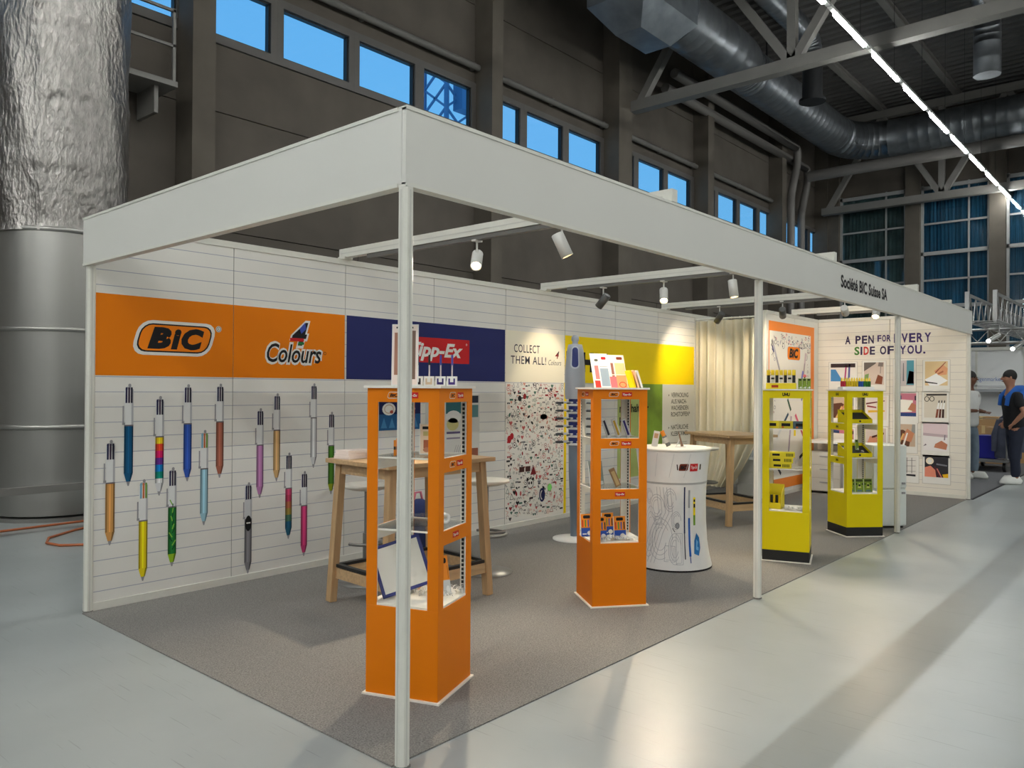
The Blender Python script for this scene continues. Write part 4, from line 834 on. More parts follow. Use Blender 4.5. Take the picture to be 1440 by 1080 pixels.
m = MB(); m.box(-.02, .02, -.004, .004, 0, .13, mk('kraft_card', (150, 112, 74), .6), Matrix.Rotation(R(-24), 4, 'Y')).box(-.012, .012, -.006, -.004, .01, .11, flat((200, 170, 120)), Matrix.Rotation(R(-24), 4, 'Y')); obj3(m, 'kraft_pack', 'brown kraft card pack tilted on the middle shelf of the middle orange cabinet', 'pack', 1, .04, -.04, ZS[1]+.001, 0)
for i, (x, y) in enumerate(((-.10, -.10), (.035, -.10), (-.16, .02), (.0, .05))):
    obj3(card(.085, .15, pack_paint(ORP, BLP, .085, .15, [(200, 40, 40), (60, 150, 70), (30, 90, 180), (30, 30, 36)]), .012), 'felt_pen_pack', ('front left', 'front right', 'rear left', 'rear right')[i]+' orange and blue felt pen pack at the bottom of the middle orange cabinet', 'pack', 1, x, y, .437, 5, -8, 'felt pen packs in the middle orange cabinet')
shreds(1, 120, -.12, .12, -.165, -.10, 'white paper shreds at the bottom of the middle orange cabinet', 2)
# --- first yellow cabinet
GLB = mk('glue_black', (34, 34, 30), .4); GLW = mk('glue_white', (226, 224, 214), .4); GLY = mk('glue_cap_yellow', (236, 204, 20), .4)
t_ = thing('counter_tray', 'yellow tray for glue sticks on the first yellow cabinet', 'tray', on(2, -.03, -.10, 1.452), ang(2))
MB().box(-.135, .105, -.045, .045, 0, .05, YLP).build('tray_box', t_); p = PR((-.135, -.045, 0), (1, 0, 0), (0, 0, 1), .0007); p.rect(.045, .10, .012, .034, flat((150, 50, 20)), 1); p.build('label_print', t_)
for i in range(7):
    t_ = thing('glue_stick', ('first', 'second', 'third', 'fourth', 'fifth', 'sixth', 'seventh')[i]+' glue stick from the left in the tray on the first yellow cabinet', 'glue stick', on(2, -.148+.034*i, -.10, 1.452+.002), ang(2), 'glue sticks in the tray')
    MB().lathe([(.013, .051), (.013, .115)], GLW if i % 2 else GLB, 12).build('tube', t_); MB().lathe([(.0135, .080), (.0135, .095)], GLB, 12).build('band', t_); MB().lathe([(.0145, .115), (.0145, .155), (.012, .16)], GLY, 12).build('cap', t_)
for i in range(3): obj3(card(.032, .09, pack_paint(GNP, GNP, .032, .09, [(40, 70, 30)])), 'glue_pack', ('left', 'middle', 'right')[i]+' small green glue pack beside the tray on the first yellow cabinet', 'pack', 2, .105+.034*i, -.09, 1.452, 0, -6, 'green glue packs')
m = MB(); m.sphere((0, 0, .02), .014, flat((232, 120, 120))); m.lathe([(.006, -.0), (.006, .02)], flat((60, 110, 50)), 8); obj3(m, 'eraser_topper', 'small pink ball topper above the green glue packs', 'topper', 2, .14, -.075, 1.543)
for i in range(3):
    m = MB(); c = (YLP, mk('pack_yellow_dark', (196, 178, 30), .5), mk('pack_slate', (70, 90, 96), .5))[i]; m.box(-.055, .055, -.03, .03, 0, .062, c); p = PR((-.055, -.03, 0), (1, 0, 0), (0, 0, 1), .0007); p.rect(.02, .09, .02, .045, INK, 1); p.ell(.03, .012, .01, .008, flat((190, 90, 30)), 1, 8); m2 = m
    t_ = thing('glue_box', ('yellow', 'dark yellow', 'slate grey')[i]+' glue box in the row on the top shelf of the first yellow cabinet', 'box', on(2, -.115+.113*i, -.13, ZS[2]+.002), ang(2), 'glue boxes on the top shelf'); m2.build('carton', t_); p.build('label_print', t_)
for i in range(3):
    m = MB(); m.box(-.10, .10, -.05, .05, 0, .045, YLP); p = PR((-.10, -.05, 0), (1, 0, 0), (0, 0, 1), .0007); p.rect(.06-.02*i, .12-.02*i, .014, .032, INK, 1)
    for q in range(5): p.rect(.13+.012*q, .138+.012*q, .01, .035, flat((90, 90, 30)), 1)
    t_ = thing('glue_carton', ('bottom', 'middle', 'top')[i]+' carton of the stack of yellow cartons in the first yellow cabinet', 'carton', on(2, -.06+.012*i, -.10, ZS[1]+.002+.0455*i), ang(2, 3*i), 'stacked yellow cartons'); m.build('carton', t_); p.build('label_print', t_)
t_ = thing('display_carton', 'open yellow display carton at the bottom of the first yellow cabinet', 'carton', on(2, -.10, -.06, .437), ang(2, -12))
MB().box(-.07, .07, .05, .055, 0, .20, YLP).build('back_panel', t_); MB().prism([(-.055, 0), (.055, 0), (.055, .19), (-.02, .14), (-.055, .05)], 0, .004, YLP, Matrix(((0, 0, 1, -.07), (1, 0, 0, 0), (0, 1, 0, 0), (0, 0, 0, 1)))).build('side_panel', t_); MB().prism([(-.055, 0), (.055, 0), (.055, .19), (-.02, .14), (-.055, .05)], 0, .004, YLP, Matrix(((0, 0, 1, .066), (1, 0, 0, 0), (0, 1, 0, 0), (0, 0, 0, 1)))).build('side_panel', t_); MB().box(-.07, .07, -.055, -.05, 0, .05, YLP).build('front_lip', t_)
for i in range(5): MB().lathe([(.011, 0), (.011, .09)], GLB if i % 2 else GLY, 10, (-.045+.022*i, 0, .02)).build('glue_stick', t_)
shreds(2, 150, -.02, .16, -.165, -.03, 'white paper shreds at the bottom of the first yellow cabinet', 3)
# --- second yellow cabinet
t_ = thing('stick_rack', 'white rack filled with coloured glue sticks on the second yellow cabinet', 'rack', on(3, -.02, -.05, 1.452), ang(3))
MB().box(-.165, .165, -.05, .05, 0, .03, PAPER).build('rack_base', t_)
cc = [(176, 40, 60), (176, 40, 60), (200, 170, 30), (206, 176, 30), (200, 170, 30), (206, 176, 30), (190, 164, 30), (40, 80, 150), (40, 80, 150), (60, 120, 50), (60, 120, 50), (50, 100, 46)]
for i, c in enumerate(cc):
    o = thing('glue_stick', ('red', 'red', 'yellow', 'yellow', 'yellow', 'yellow', 'yellow', 'blue', 'blue', 'green', 'green', 'green')[i]+' glue stick in the white rack on the second yellow cabinet', 'glue stick', on(3, -.02-.148+.0265*i, -.05, 1.482), ang(3), 'glue sticks in the white rack, '+('red', 'red', 'yellow', 'yellow', 'yellow', 'yellow', 'yellow', 'blue', 'blue', 'green', 'green', 'green')[i])
    MB().lathe([(.0125, .0), (.0125, .055)], flat(c), 12).build('tube', o); MB().lathe([(.009, .055), (.009, .075), (.004, .09)], GLY, 10).build('tip', o)
for j, z in enumerate(ZS[1:]):
    t_ = thing('sloping_tray', ('sloping yellow tray on the middle shelf of the second yellow cabinet', 'sloping yellow tray on the top shelf of the second yellow cabinet')[j], 'tray', on(3, -.02, -.04, z+.002), ang(3), 'sloping trays of the second yellow cabinet')
    MB().box(-.13, .13, -.09, -.085, 0, .04, YLC).build('front_lip', t_)
    for sx in (-1, 1): MB().prism([(-.09, 0), (.10, 0), (.10, .13), (-.09, .04)], 0, .004, YLC, Matrix(((0, 0, 1, sx*.13-(.004 if sx > 0 else 0)), (1, 0, 0, 0), (0, 1, 0, 0), (0, 0, 0, 1)))).build('side_panel', t_)
    MB().box(-.13, .13, .095, .10, 0, .13, YLC).build('back_panel', t_); MB().add([(-.126, -.08, .02), (.126, -.08, .02), (.126, .09, .10), (-.126, .09, .10)], [(0, 1, 2, 3)], SLOT).build('bed', t_)
    p = PR((-.13, -.0905, 0), (1, 0, 0), (0, 0, 1), .0007); p.ell(.13, .02, .012, .01, INK, 1, 10); p.build('brand_sticker', t_)
obj3(card(.035, .11, pack_paint(GNP, GNP, .035, .11, [(200, 210, 60)])), 'glue_pack', 'green glue pack upright in the lower sloping tray of the second yellow cabinet', 'pack', 3, .01, -.03, ZS[1]+.06, 0, -10)
for i in range(3):
    def smile(p, w=.085, h=.13): p.rect(0, w, 0, h, GNP, 1); p.rect(.008, w-.008, h*.78, h*.95, flat((60, 70, 30)), 2); p.poly([(w*.28, h*.30), (w*.72, h*.30), (w*.5, h*.72)], flat((206, 206, 120)), 2); p.ell(w*.5, h*.5, .011, .011, INK, 3, 10); p.rect(w*.2, w*.8, h*.04, h*.16, flat((90, 120, 130)), 2); p.ell(w*.15, h*.6, .006, .01, INK, 2, 8); p.ell(w*.85, h*.6, .006, .01, INK, 2, 8)
    obj3(card(.085, .13, smile, .01), 'glue_pack', ('left', 'middle', 'right')[i]+' green and yellow glue pack at the bottom of the second yellow cabinet', 'pack', 3, -.10+.09*i, -.11, .437, 0, -5, 'green and yellow packs')
# ---------------------------------------------------------------- wooden bar tables and stools
WOOD = mk('pale_birch', (190, 158, 118), .5, ns=5, na=.14, stretch=(1, 9, 9)); WOODL = mk('pale_birch_leg', (180, 148, 108), .5, ns=5, na=.14, stretch=(9, 9, .8)); BLK = mk('black_bar', (26, 26, 26), .45)
def bar_table(label, corner, a, w, l, h):
    """corner = the corner nearest the viewer; local +x along the long side, +y along the short side"""
    o = thing('bar_table', label, 'table', (*corner, 0), R(a), 'pale wooden bar tables')
    MB().box(0, l, 0, w, h-.028, h, WOOD).build('table_top', o, bevel=.003)
    for x0, x1, y0, y1 in ((.07, l-.07, .06, .08), (.07, l-.07, w-.08, w-.06), (.06, .08, .08, w-.08), (l-.08, l-.06, .08, w-.08)): MB().box(x0, x1, y0, y1, h-.10, h-.028, WOOD).build('apron', o)
    for sx, sy in ((0, 0), (1, 0), (0, 1), (1, 1)):
        tx, ty = (.075 if sx == 0 else l-.075), (.075 if sy == 0 else w-.075); bx_, by_ = tx+(-.05 if sx == 0 else .05), ty+(-.03 if sy == 0 else .03)
        MB().bar((bx_, by_, .010), (tx, ty, h-.03), .05, .055, WOODL, (0, 1, 0)).build('leg', o)
    zz = .20
    for y in (.05, w-.05): MB().bar((.05, y, zz), (l-.05, y, zz), .03, .07, WOOD).build('stretcher', o)
    for x in (.055, l-.055): MB().bar((x, .07, zz), (x, w-.07, zz), .03, .07, WOOD).build('stretcher', o); MB().bar((x, .07, zz+.05), (x, w-.07, zz+.05), .034, .02, BLK).build('foot_strip', o)
    for y in (.05, w-.05): MB().bar((.07, y, zz+.045), (l-.07, y, zz+.045), .034, .02, BLK).build('foot_strip', o)
    return o
bar_table('pale wooden bar table behind the nearest orange cabinet', (1.14, 1.45), -3, .70, .92, .965)
bar_table('pale wooden bar table in front of the curtain', (5.68, 1.40), -28, .84, .62, .965)
SEATW = mk('stool_white', (230, 226, 214), .35); CHR = mk('stool_grey_metal', (138, 138, 136), .35, .7)
def stool(label, x, y, h, rz=0):
    o = thing('bar_stool', label, 'stool', (x, y, .006), R(rz), 'white bar stools')
    MB().lathe([(.001, h-.035), (.11, h-.035), (.17, h-.018), (.185, h), (.178, h+.008), (.09, h-.004), (.001, h-.006)], SEATW, 28).build('seat', o)
    MB().tube([(0, 0, .02), (0, 0, .36)], .03, CHR, 14).tube([(0, 0, .36), (0, 0, h-.035)], .02, CHR, 14).build('gas_column', o)
    MB().lathe([(.21, 0), (.21, .008), (.05, .022), (.001, .022)], CHR, 28).build('base_plate', o)
    m = MB(); m.tube([(.16*math.cos(R(t)), .16*math.sin(R(t)), .30) for t in range(-20, 205, 15)], .011, CHR, 10); m.bar((0, 0, .30), (0, .155, .30), .03, .015, CHR); m.build('footrest', o)
stool('white bar stool left of the table behind the nearest orange cabinet', 1.70, 2.36, .715, 200)
stool('white bar stool at the right end of the table behind the nearest orange cabinet', 2.52, 1.92, .715, 240)
stool('white bar stool under the wooden table in front of the curtain', 6.86, 2.30, .72, 200)
# things on the first table
for i in range(3):
    o = MB().box(-.10, .10, -.07, .07, 0, .018, mk('booklet_cream', (238, 222, 212), .6)).build('booklet', None, (1.30+.006*i, 2.02-.004*i, .967+.0185*i), R(10-6*i)); tag(o, ('lowest', 'middle', 'topmost')[i]+' pale booklet of the small stack on the left table end', 'booklet', 'booklets on the table')
t_ = thing('backpack', 'dark blue backpack leaning on the wall under the first table', 'bag', (2.62, 2.82, .006)); NB = mk('bag_blue', (30, 44, 92), .8, ns=9, na=.3, bump=.4); NBK = mk('bag_black', (28, 28, 34), .8)
m = MB(); m.lathe([(.001, 0), (.15, .01), (.17, .12), (.165, .30), (.13, .42), (.05, .47), (.001, .475)], NB, 20, M=Matrix.Diagonal((1, .62, 1, 1))); m.build('bag_body', t_)
m = MB(); m.lathe([(.001, .06), (.10, .07), (.115, .15), (.10, .24), (.001, .26)], NBK, 16, (0, -.07, 0), M=Matrix.Diagonal((1, .5, 1, 1))); m.build('front_pocket', t_); m = MB(); m.tube([(-.05, 0, .46), (-.03, 0, .53), (.03, 0, .53), (.05, 0, .46)], .010, flat((200, 110, 130)), 8); m.build('grab_loop', t_)

# ---------------------------------------------------------------- round promotion counter
CNX, CNY = 3.77, .985
CW = mk('counter_fabric', (222, 220, 216), .7, ns=7, na=.03, bump=.15)
prof = [(.318, .0), (.316, .02), (.296, .10), (.278, .22), (.268, .38), (.266, .55), (.270, .66), (.280, .78), (.294, .90), (.300, .945)]
o = thing('promotion_counter', 'round white waisted counter printed with pens and line drawings', 'counter', (CNX, CNY, .006))
MB().lathe(prof, CW, 56).build('fabric_body', o); MB().lathe([(.300, .945), (.308, .947), (.308, .962), (.300, .965), (.001, .965)], mk('counter_top_white', (230, 226, 214), .35), 56).build('counter_top', o); MB().lathe([(.3185, .0), (.3185, .014)], INK, 56).build('bottom_hem', o); MB().lathe([(.2735, .682), (.2745, .690), (.2755, .698)], flat((176, 176, 174)), 56).build('seam', o)
def rad(z):
    for (r0, z0), (r1, z1) in zip(prof[:-1], prof[1:]):
        if z0 <= z <= z1: return r0+(r1-r0)*(z-z0)/(z1-z0)
    return prof[-1][0]
TH0 = math.atan2(CAM.y-CNY, CAM.x-CNX)
def cfn(a, b, e):                    # a = metres to the right of the viewer's middle line, b = height
    t = TH0+a/.29; r = rad(max(0, min(.944, b)))+.0012+e*1.4; return Vector((r*math.cos(t), r*math.sin(t), b))
def sub(p, pts, n=6):
    out = []
    for (a0, b0), (a1, b1) in zip(pts, pts[1:]+pts[:1]): out += [(a0+(a1-a0)*i/n, b0+(b1-b0)*i/n) for i in range(n)]
    return out
class CP(PR):
    def rect(s, a0, a1, b0, b1, mat, l=1):
        na, nb = max(1, int(abs(a1-a0)/.015)), max(1, int(abs(b1-b0)/.03))
        for i in range(na):
            for j in range(nb): s.poly([(a0+(a1-a0)*(i+u)/na, b0+(b1-b0)*(j+v)/nb) for u, v in ((0, 0), (1, 0), (1, 1), (0, 1))], mat, l)
        return s
cp = CP((0, 0, 0), (1, 0, 0), (0, 0, 1), .0008, cfn)
cp.rrect(.05, .125, .795, .85, .01, flat((110, 44, 24)), 1, .2); cp.text('BiC', .06, .81, .026, INK, 2, w=.05, bold=.05, shear=.2); cp.line([(.038, .80), (.033, .845)], .008, INK, 1)
cp.rect(.14, .215, .79, .85, RED, 1); cp.text('Tipp-Ex', .148, .81, .026, WHITE, 2, w=.06, shear=.2); cp.rect(.235, .25, .80, .845, flat((60, 50, 20)), 1); cp.build('printed_logos', o)
cp = CP((0, 0, 0), (1, 0, 0), (0, 0, 1), .0008, cfn)
cp.rect(.095, .107, .30, .665, flat((34, 40, 80)), 1); cp.rect(.0965, .1055, .10, .30, flat((70, 70, 80)), 1); cp.rect(.135, .152, .50, .64, flat((150, 152, 156)), 1); cp.rect(.135, .153, .12, .42, flat((36, 90, 170)), 1); cp.rect(.14, .147, .07, .12, flat((30, 60, 130)), 1); cp.rect(.14, .148, .42, .5, flat((206, 206, 208)), 1)
cp.rect(.185, .208, .44, .58, YEL, 1); cp.rect(.188, .205, .50, .53, INK, 2); cp.rect(.186, .207, .36, .44, flat((110, 150, 40)), 1); cp.rect(.188, .205, .545, .565, INK, 2)
cp.poly([(.18, .14), (.225, .12), (.25, .18), (.245, .26), (.215, .30), (.19, .24)], flat((40, 110, 170)), 1); cp.poly([(.20, .17), (.225, .16), (.235, .22), (.21, .25)], flat((110, 170, 214)), 2); cp.build('printed_products', o)
random.seed(21); cp = CP((0, 0, 0), (1, 0, 0), (0, 0, 1), .0008, cfn); GL = flat((172, 173, 176))
for (ca, cb, ra, rb) in ((-.02, .56, .05, .09), (-.14, .50, .07, .10), (-.10, .25, .10, .16), (.02, .18, .05, .12), (-.20, .30, .06, .2), (.03, .40, .04, .07), (-.22, .58, .04, .06)):
    for k in range(3): cp.ring(ca, cb, ra*(1-.25*k), rb*(1-.22*k), .0035, GL, 1, 22, .6*k, 5.2+.4*k)
for i in range(5): cp.line([(-.26+.03*i, .06), (-.20+.03*i, .30), (-.12+.03*i, .46), (-.14+.03*i, .66)], .0035, GL, 1)
for (a0, a1, b0, b1) in ((-.06, .02, .08, .2), (.03, .08, .06, .30), (-.16, -.09, .36, .42)):
    cp.line([(a0, b0), (a1, b0), (a1, b1), (a0, b1), (a0, b0)], .0035, GL, 1); cp.line([(a0+.012, b0+.012), (a1-.012, b0+.012), (a1-.012, b1-.012)], .003, GL, 1)
cp.ell(.04, .36, .016, .022, flat((150, 150, 152)), 2, 12); cp.ring(.04, .36, .016, .022, .004, flat((90, 90, 92)), 3, 12); cp.line([(.0, .34), (.02, .31)], .006, flat((90, 90, 92)), 2)
for i in range(4): cp.line([(-.25+.13*i, .93), (-.27+.12*i, .74)], .003, flat((190, 190, 190)), 1)
cp.build('printed_line_art', o)['kind'] = 'stuff'
vd = Vector((CNX-CAM.x, CNY-CAM.y, 0)).normalized(); rv = Vector((vd.y, -vd.x, 0))
def onc(a, d, z=.972): v_ = Vector((CNX, CNY, z))+rv*a+vd*d; return tuple(v_)
FACE = math.atan2(vd.y, vd.x)-math.pi/2
t_ = thing('marker_pen', 'thick orange tipped marker leaning on the round counter', 'marker', onc(-.06, -.05), FACE); Mx = Matrix.Rotation(R(-25), 4, 'Y')
for nm, r0, z0, z1, mt in (('barrel', .019, .0, .09, mk('marker_grey', (110, 106, 100), .4)), ('label_band', .0195, .03, .075, mk('marker_pale', (206, 196, 180), .5)), ('cap', .017, .09, .135, ORP)): MB().lathe([(r0, z0), (r0, z1)], mt, 14, (0, 0, .008), M=Matrix.Translation((.03, 0, 0)) @ Mx).build(nm, t_)
t_ = thing('desk_pen', 'slim brown pen on a white stand on the round counter', 'pen', onc(.055, -.02), FACE); Mx = Matrix.Rotation(R(-14), 4, 'Y')
MB().lathe([(.014, 0), (.008, .03), (.006, .09), (.002, .125)], mk('pen_brown', (122, 92, 70), .4), 12, M=Matrix.Translation((.02, 0, .004)) @ Mx).build('barrel', t_); MB().bar((-.03, 0, .0), (.005, .01, .075), .008, .006, PAPER).build('stand', t_); MB().box(-.04, .05, -.025, .025, 0, .004, PAPER).build('stand_foot', t_)
obj = card(.05, .13, lambda p: (p.rect(0, .05, 0, .13, flat((220, 212, 200)), 1), p.rect(.008, .04, .07, .11, flat((196, 150, 110)), 2))); q = obj.build('info_card'); q.location = onc(-.15, -.03); q.rotation_euler = (R(-12), R(10), FACE); tag(q, 'small pale card leaning at the left edge of the round counter', 'card')

# ---------------------------------------------------------------- giant pen display
o = thing('pen_display', 'giant grey and blue ballpoint shaped pen display on a round white foot', 'display', (4.08, 2.22, .006))
GPW = mk('display_grey', (168, 172, 178), .4); GPB = mk('display_blue', (30, 44, 110), .4); GPL = mk('display_slate', (112, 124, 136), .4)
MB().lathe([(.205, 0), (.205, .012), (.06, .03), (.001, .03)], mk('foot_white', (230, 228, 222), .35), 40).build('foot', o)
MB().lathe([(.035, .03), (.042, .30), (.055, .62), (.058, .90)], GPL, 28).build('lower_barrel', o)
MB().lathe([(.060, .90), (.060, 1.34)], GPB, 28).build('peg_section', o)
MB().lathe([(.092, 1.34), (.098, 1.40), (.096, 1.62), (.080, 1.80), (.066, 1.86), (.030, 1.865)], GPW, 32).build('upper_barrel', o)
MB().lathe([(.030, 1.86), (.026, 1.885), (.036, 1.90), (.036, 1.93), (.022, 1.95), (.001, 1.952)], GPW, 20).build('push_button', o)
ta = math.atan2(CAM.y-2.22, CAM.x-4.08)
def gfn(a, b, e):
    zz = b; r = .099 if zz < 1.62 else .097-(zz-1.62)*.095; t = ta+a/.09; return Vector(((r+.004+e)*math.cos(t), (r+.004+e)*math.sin(t), zz))
gp = CP((0, 0, 0), (1, 0, 0), (0, 0, 1), .001, gfn)
for l_, w_, z0, z1, mt in ((1, .040, 1.625, 1.845, mk('display_rim', (200, 204, 210), .35)), (2, .029, 1.64, 1.83, GPB)):
    pts = [(w_*math.cos(R(t)), z1-w_+w_*math.sin(R(t))) for t in range(0, 181, 20)]+[(w_*math.cos(R(t)), z0+w_+w_*math.sin(R(t))) for t in range(180, 361, 20)]
    c0 = [(0, z1-w_), (0, z0+w_)]
    for i in range(len(pts)): gp.poly([pts[i], pts[(i+1) % len(pts)], (0, (z0+z1)/2)], mt, l_)
gp.build('blue_window', o)
rows = [1.30, 1.225, 1.15, 1.075, 1.0, .925]
for j, z in enumerate(rows): MB().lathe([(.060, z-.028), (.066, z-.026), (.066, z-.008), (.060, z-.006)], PAPER, 24).build('label_ring', o)
PD = mk('pen_barrel_dark', (62, 66, 70), .35); PL = mk('pen_barrel_pale', (206, 206, 200), .35)
first = None; nth = ('top', 'second', 'third', 'fourth', 'fifth', 'bottom')
for j, z in enumerate(rows):
    for k in range(8):
        t = ta+R(22.5+45*k)
        if first is None:
            n_ = thing('ballpoint_pen', '', 'pen'); first = n_
            MB().tube([(.06, 0, 0), (.12, 0, 0)], .009, PL, 8).build('cap', n_); MB().tube([(.12, 0, -.004), (.175, 0, -.005), (.2, 0, -.005)], [.009, .009, .003], PD, 8).build('barrel', n_)
        else:
            n_ = first.copy(); C.objects.link(n_)
            for ch in first.children: c2 = ch.copy(); C.objects.link(c2); c2.parent = n_
        n_.location = (4.08, 2.22, z+.012); n_.rotation_euler = (0, 0, t); n_['label'] = 'small pen sticking out of the '+nth[j]+' ring of the giant pen display'; n_['group'] = 'pens on the '+nth[j]+' ring of the giant pen'

# ---------------------------------------------------------------- curtain and storage
CUR = mk('cream_curtain', (214, 206, 182), .85, ns=3, na=.05)
m = MB(); n, kz = 90, 16; vs = []; fs = []
for j in range(kz+1):
    z = .11+(2.40-.11)*j/kz; sw = max(0, (.95-z)/.85); yr = 2.10+.42*sw**1.4
    for i in range(n+1):
        f = i/n; y = 3.03-(3.03-yr)*f; ph = f*2*math.pi*7.5
        vs.append((8.02+(.035+.02*math.sin(f*9))*math.sin(ph+.6*math.sin(f*5))*(1+.25*(1-j/kz)), y, z))
for j in range(kz):
    for i in range(n): fs.append((j*(n+1)+i, j*(n+1)+i+1, (j+1)*(n+1)+i+1, (j+1)*(n+1)+i))
m.add(vs, fs, CUR, True); o = thing('curtain', 'cream pleated curtain closing the storage cabin, swept aside at the bottom', 'curtain', (0, 0, 0)); m.build('cloth', o); MB().tube([(8.02, 3.03, 2.425), (8.02, 2.062, 2.425)], .012, ALU, 10).build('rail', o)
for i in range(8): MB().lathe([(.016, -.004), (.016, .004)], ALU, 10, M=Matrix.Translation((8.02, 2.98-.12*i, 2.425)) @ Matrix.Rotation(R(90), 4, 'X')).build('ring', o)
BOXG = mk('storage_box_grey', (196, 196, 192), .6)
for i in range(3):
    o = MB().box(-.22, .22, -.15, .15, 0, .16, BOXG).build('storage_box', None, (8.42, 2.34, .006+.163*i), R(4*i)); tag(o, ('lowest', 'middle', 'topmost')[i]+' pale box of the stack behind the curtain hem', 'box', 'boxes in the storage cabin')
o = thing('locker', 'white two door locker behind the last front post', 'locker', (6.93, .30, .006), R(-41)); FR = mk('fridge_white', (216, 220, 216), .35)
MB().box(-.19, .19, -.19, .19, .02, .87, FR).build('body', o, bevel=.008); MB().box(-.185, .185, -.212, -.193, .03, .40, FR).build('door', o, bevel=.006); MB().box(-.185, .185, -.212, -.193, .42, .865, FR).build('door', o, bevel=.006)
for z in (.36, .46): MB().box(.13, .165, -.225, -.212, z, z+.02, SILV).build('handle', o)
for sx in (-.16, .16):
    for sy in (-.16, .16): MB().lathe([(.02, 0), (.02, .02)], BLK, 10, (sx, sy, 0)).build('foot', o)
o = thing('side_table', 'white side table below the orange poster corner', 'table', (9.45, 1.62, .006)); MB().box(-.36, .36, -.30, .30, .70, .73, PAPER).build('table_top', o)
for sx in (-.32, .32):
    for sy in (-.26, .26): MB().box(sx-.015, sx+.015, sy-.015, sy+.015, 0, .70, ALU).build('leg', o)
o = thing('drawer_unit', 'grey low drawer unit under the white side table', 'drawers', (9.33, 1.64, .006)); GD = mk('drawer_grey', (176, 172, 164), .5)
MB().box(-.2, .2, -.22, .22, .03, .58, GD).build('body', o)
for i in range(3): dr = MB().box(-.205, -.2, -.21, .21, .04+.18*i, .205+.18*i, mk('drawer_front', (188, 184, 176), .5)).build('drawer', o); MB().box(-.215, -.205, -.06, .06, .15+.18*i, .165+.18*i, SILV).build('handle', dr)
for sx in (-.17, .17):
    for sy in (-.19, .19): MB().lathe([(.015, 0), (.015, .03)], BLK, 8, (sx, sy, 0)).build('castor', o)

# ---------------------------------------------------------------- neighbouring stand in the background
nb = sroot('wall_neighbour', (20, 0, 0)); NW = mk('neighbour_white', (226, 226, 224), .5)
for i in range(6): MB().box(0, .03, -3.2+i*1.0, -2.21+i*1.0, .05, 2.46, NW).build('panel', nb)
for i in range(7): MB().box(-.02, .04, -3.23+i*1.0, -3.18+i*1.0, 0, 2.5, ALU).build('profile', nb)
MB().box(-.03, .05, -3.2, 2.8, 2.44, 2.52, ALU).build('top_rail', nb)
p = PR((-.001, 0, 0), (0, -1, 0), (0, 0, 1), .0012); p.text('Eigenmarken', -1.80, 1.70, .10, flat((120, 140, 190)), 1, w=.56); p.build('printed_lettering', nb)
MB().box(-.45, -.04, -.6, 1.9, 1.44, 1.50, flat((170, 172, 174))).build('shelf', nb); MB().box(-.02, -.001, -.6, 1.9, 1.56, 1.60, flat((206, 206, 206))).build('shelf_line', nb)
TRS = mk('truss_alu', (170, 170, 168), .35, .7)
o = thing('lighting_truss', 'aluminium lighting truss over the neighbouring stand', 'truss', (14.6, .95, 2.75))
for dy, dz in ((0, 0), (0, .5), (-.45, .0), (-.45, .5)): MB().tube([(0, dy, dz), (7.2, dy, dz)], .03, TRS, 10).build('chord', o)
m = MB(); k = 0
while k < 14:
    xx = .5*k
    for dy in (0, -.45): m.tube([(xx, dy, 0), (xx+.25, dy, .5), (xx+.5, dy, 0)], .012, TRS, 6)
    m.tube([(xx, 0, .0), (xx+.25, -.45, 0), (xx+.5, 0, 0)], .012, TRS, 6); k += 1
m.build('lacing', o); MB().bar((0, .0, 0), (0, 0, .55), .07, .07, TRS).build('end_plate', o); MB().bar((0, -.45, 0), (0, -.45, .55), .07, .07, TRS).build('end_plate', o)
o = thing('lighting_truss', 'lower cross truss running behind the two men', 'truss', (16.2, 0, 2.42))
for dx, dz in ((0, 0), (.3, 0), (.15, .28)): MB().tube([(dx, 1.9, dz), (dx, -3, dz)], .025, TRS, 10).build('chord', o)
m = MB()
for k in range(12): m.tube([(0, 1.9-.4*k, 0), (.15, 1.7-.4*k, .28), (.3, 1.5-.4*k, 0)], .010, TRS, 6)
m.build('lacing', o)
for k, (x, y, lb) in enumerate(((15.0, .50, 'clip-on lamp with bright face under the truss beside the photo wall'), (16.2, .30, 'small bright lamp on the lower cross truss'))):
    o = thing('clip_lamp', lb, 'lamp', (x, y, 2.50 if k == 0 else 2.40)); MB().tube([(0, 0, 0), (-.28, .12, -.12)], .04, TRS, 12).build('lamp_body', o); MB().sphere((-.29, .125, -.125), .036, mk('lamp_face', (255, 255, 250), .3, emit=8), 10).build('lens', o); MB().tube([(0, 0, 0), (0, 0, .24 if k == 0 else .05)], .012, TRS, 8).build('stem', o)
# trolley, crate, boxes, jacket
o = thing('hand_trolley', 'flat grey trolley with black wheels behind the men', 'trolley', (15.0, .55, .006)); TG = mk('trolley_grey', (120, 120, 118), .5)
MB().box(-.75, .65, -.30, .36, .17, .21, TG).build('platform', o)
for sx in (-.62, .5):
    for sy in (-.24, .3): MB().tube([(sx, sy-.025, .085), (sx, sy+.025, .085)], .085, BLK, 18).build('wheel', o)
MB().tube([(-.7, -.28, .21), (-.7, -.28, .95), (-.7, .34, .95), (-.7, .34, .21)], .015, TG, 8).build('handle', o)
o = thing('plastic_crate', 'deep blue plastic crate on the trolley', 'crate', (14.75, .62, .216)); CB = mk('crate_blue', (24, 28, 150), .45)
for a in ((-.2, .2, -.14, -.125, 0, .42), (-.2, .2, .125, .14, 0, .42), (-.2, -.185, -.125, .125, 0, .42), (.185, .2, -.125, .125, 0, .42)): MB().box(*a, CB).build('side', o)
MB().box(-.2, .2, -.14, .14, 0, .012, CB).build('base', o); MB().box(-.212, .212, -.152, .152, .39, .42, CB).build('rim', o)
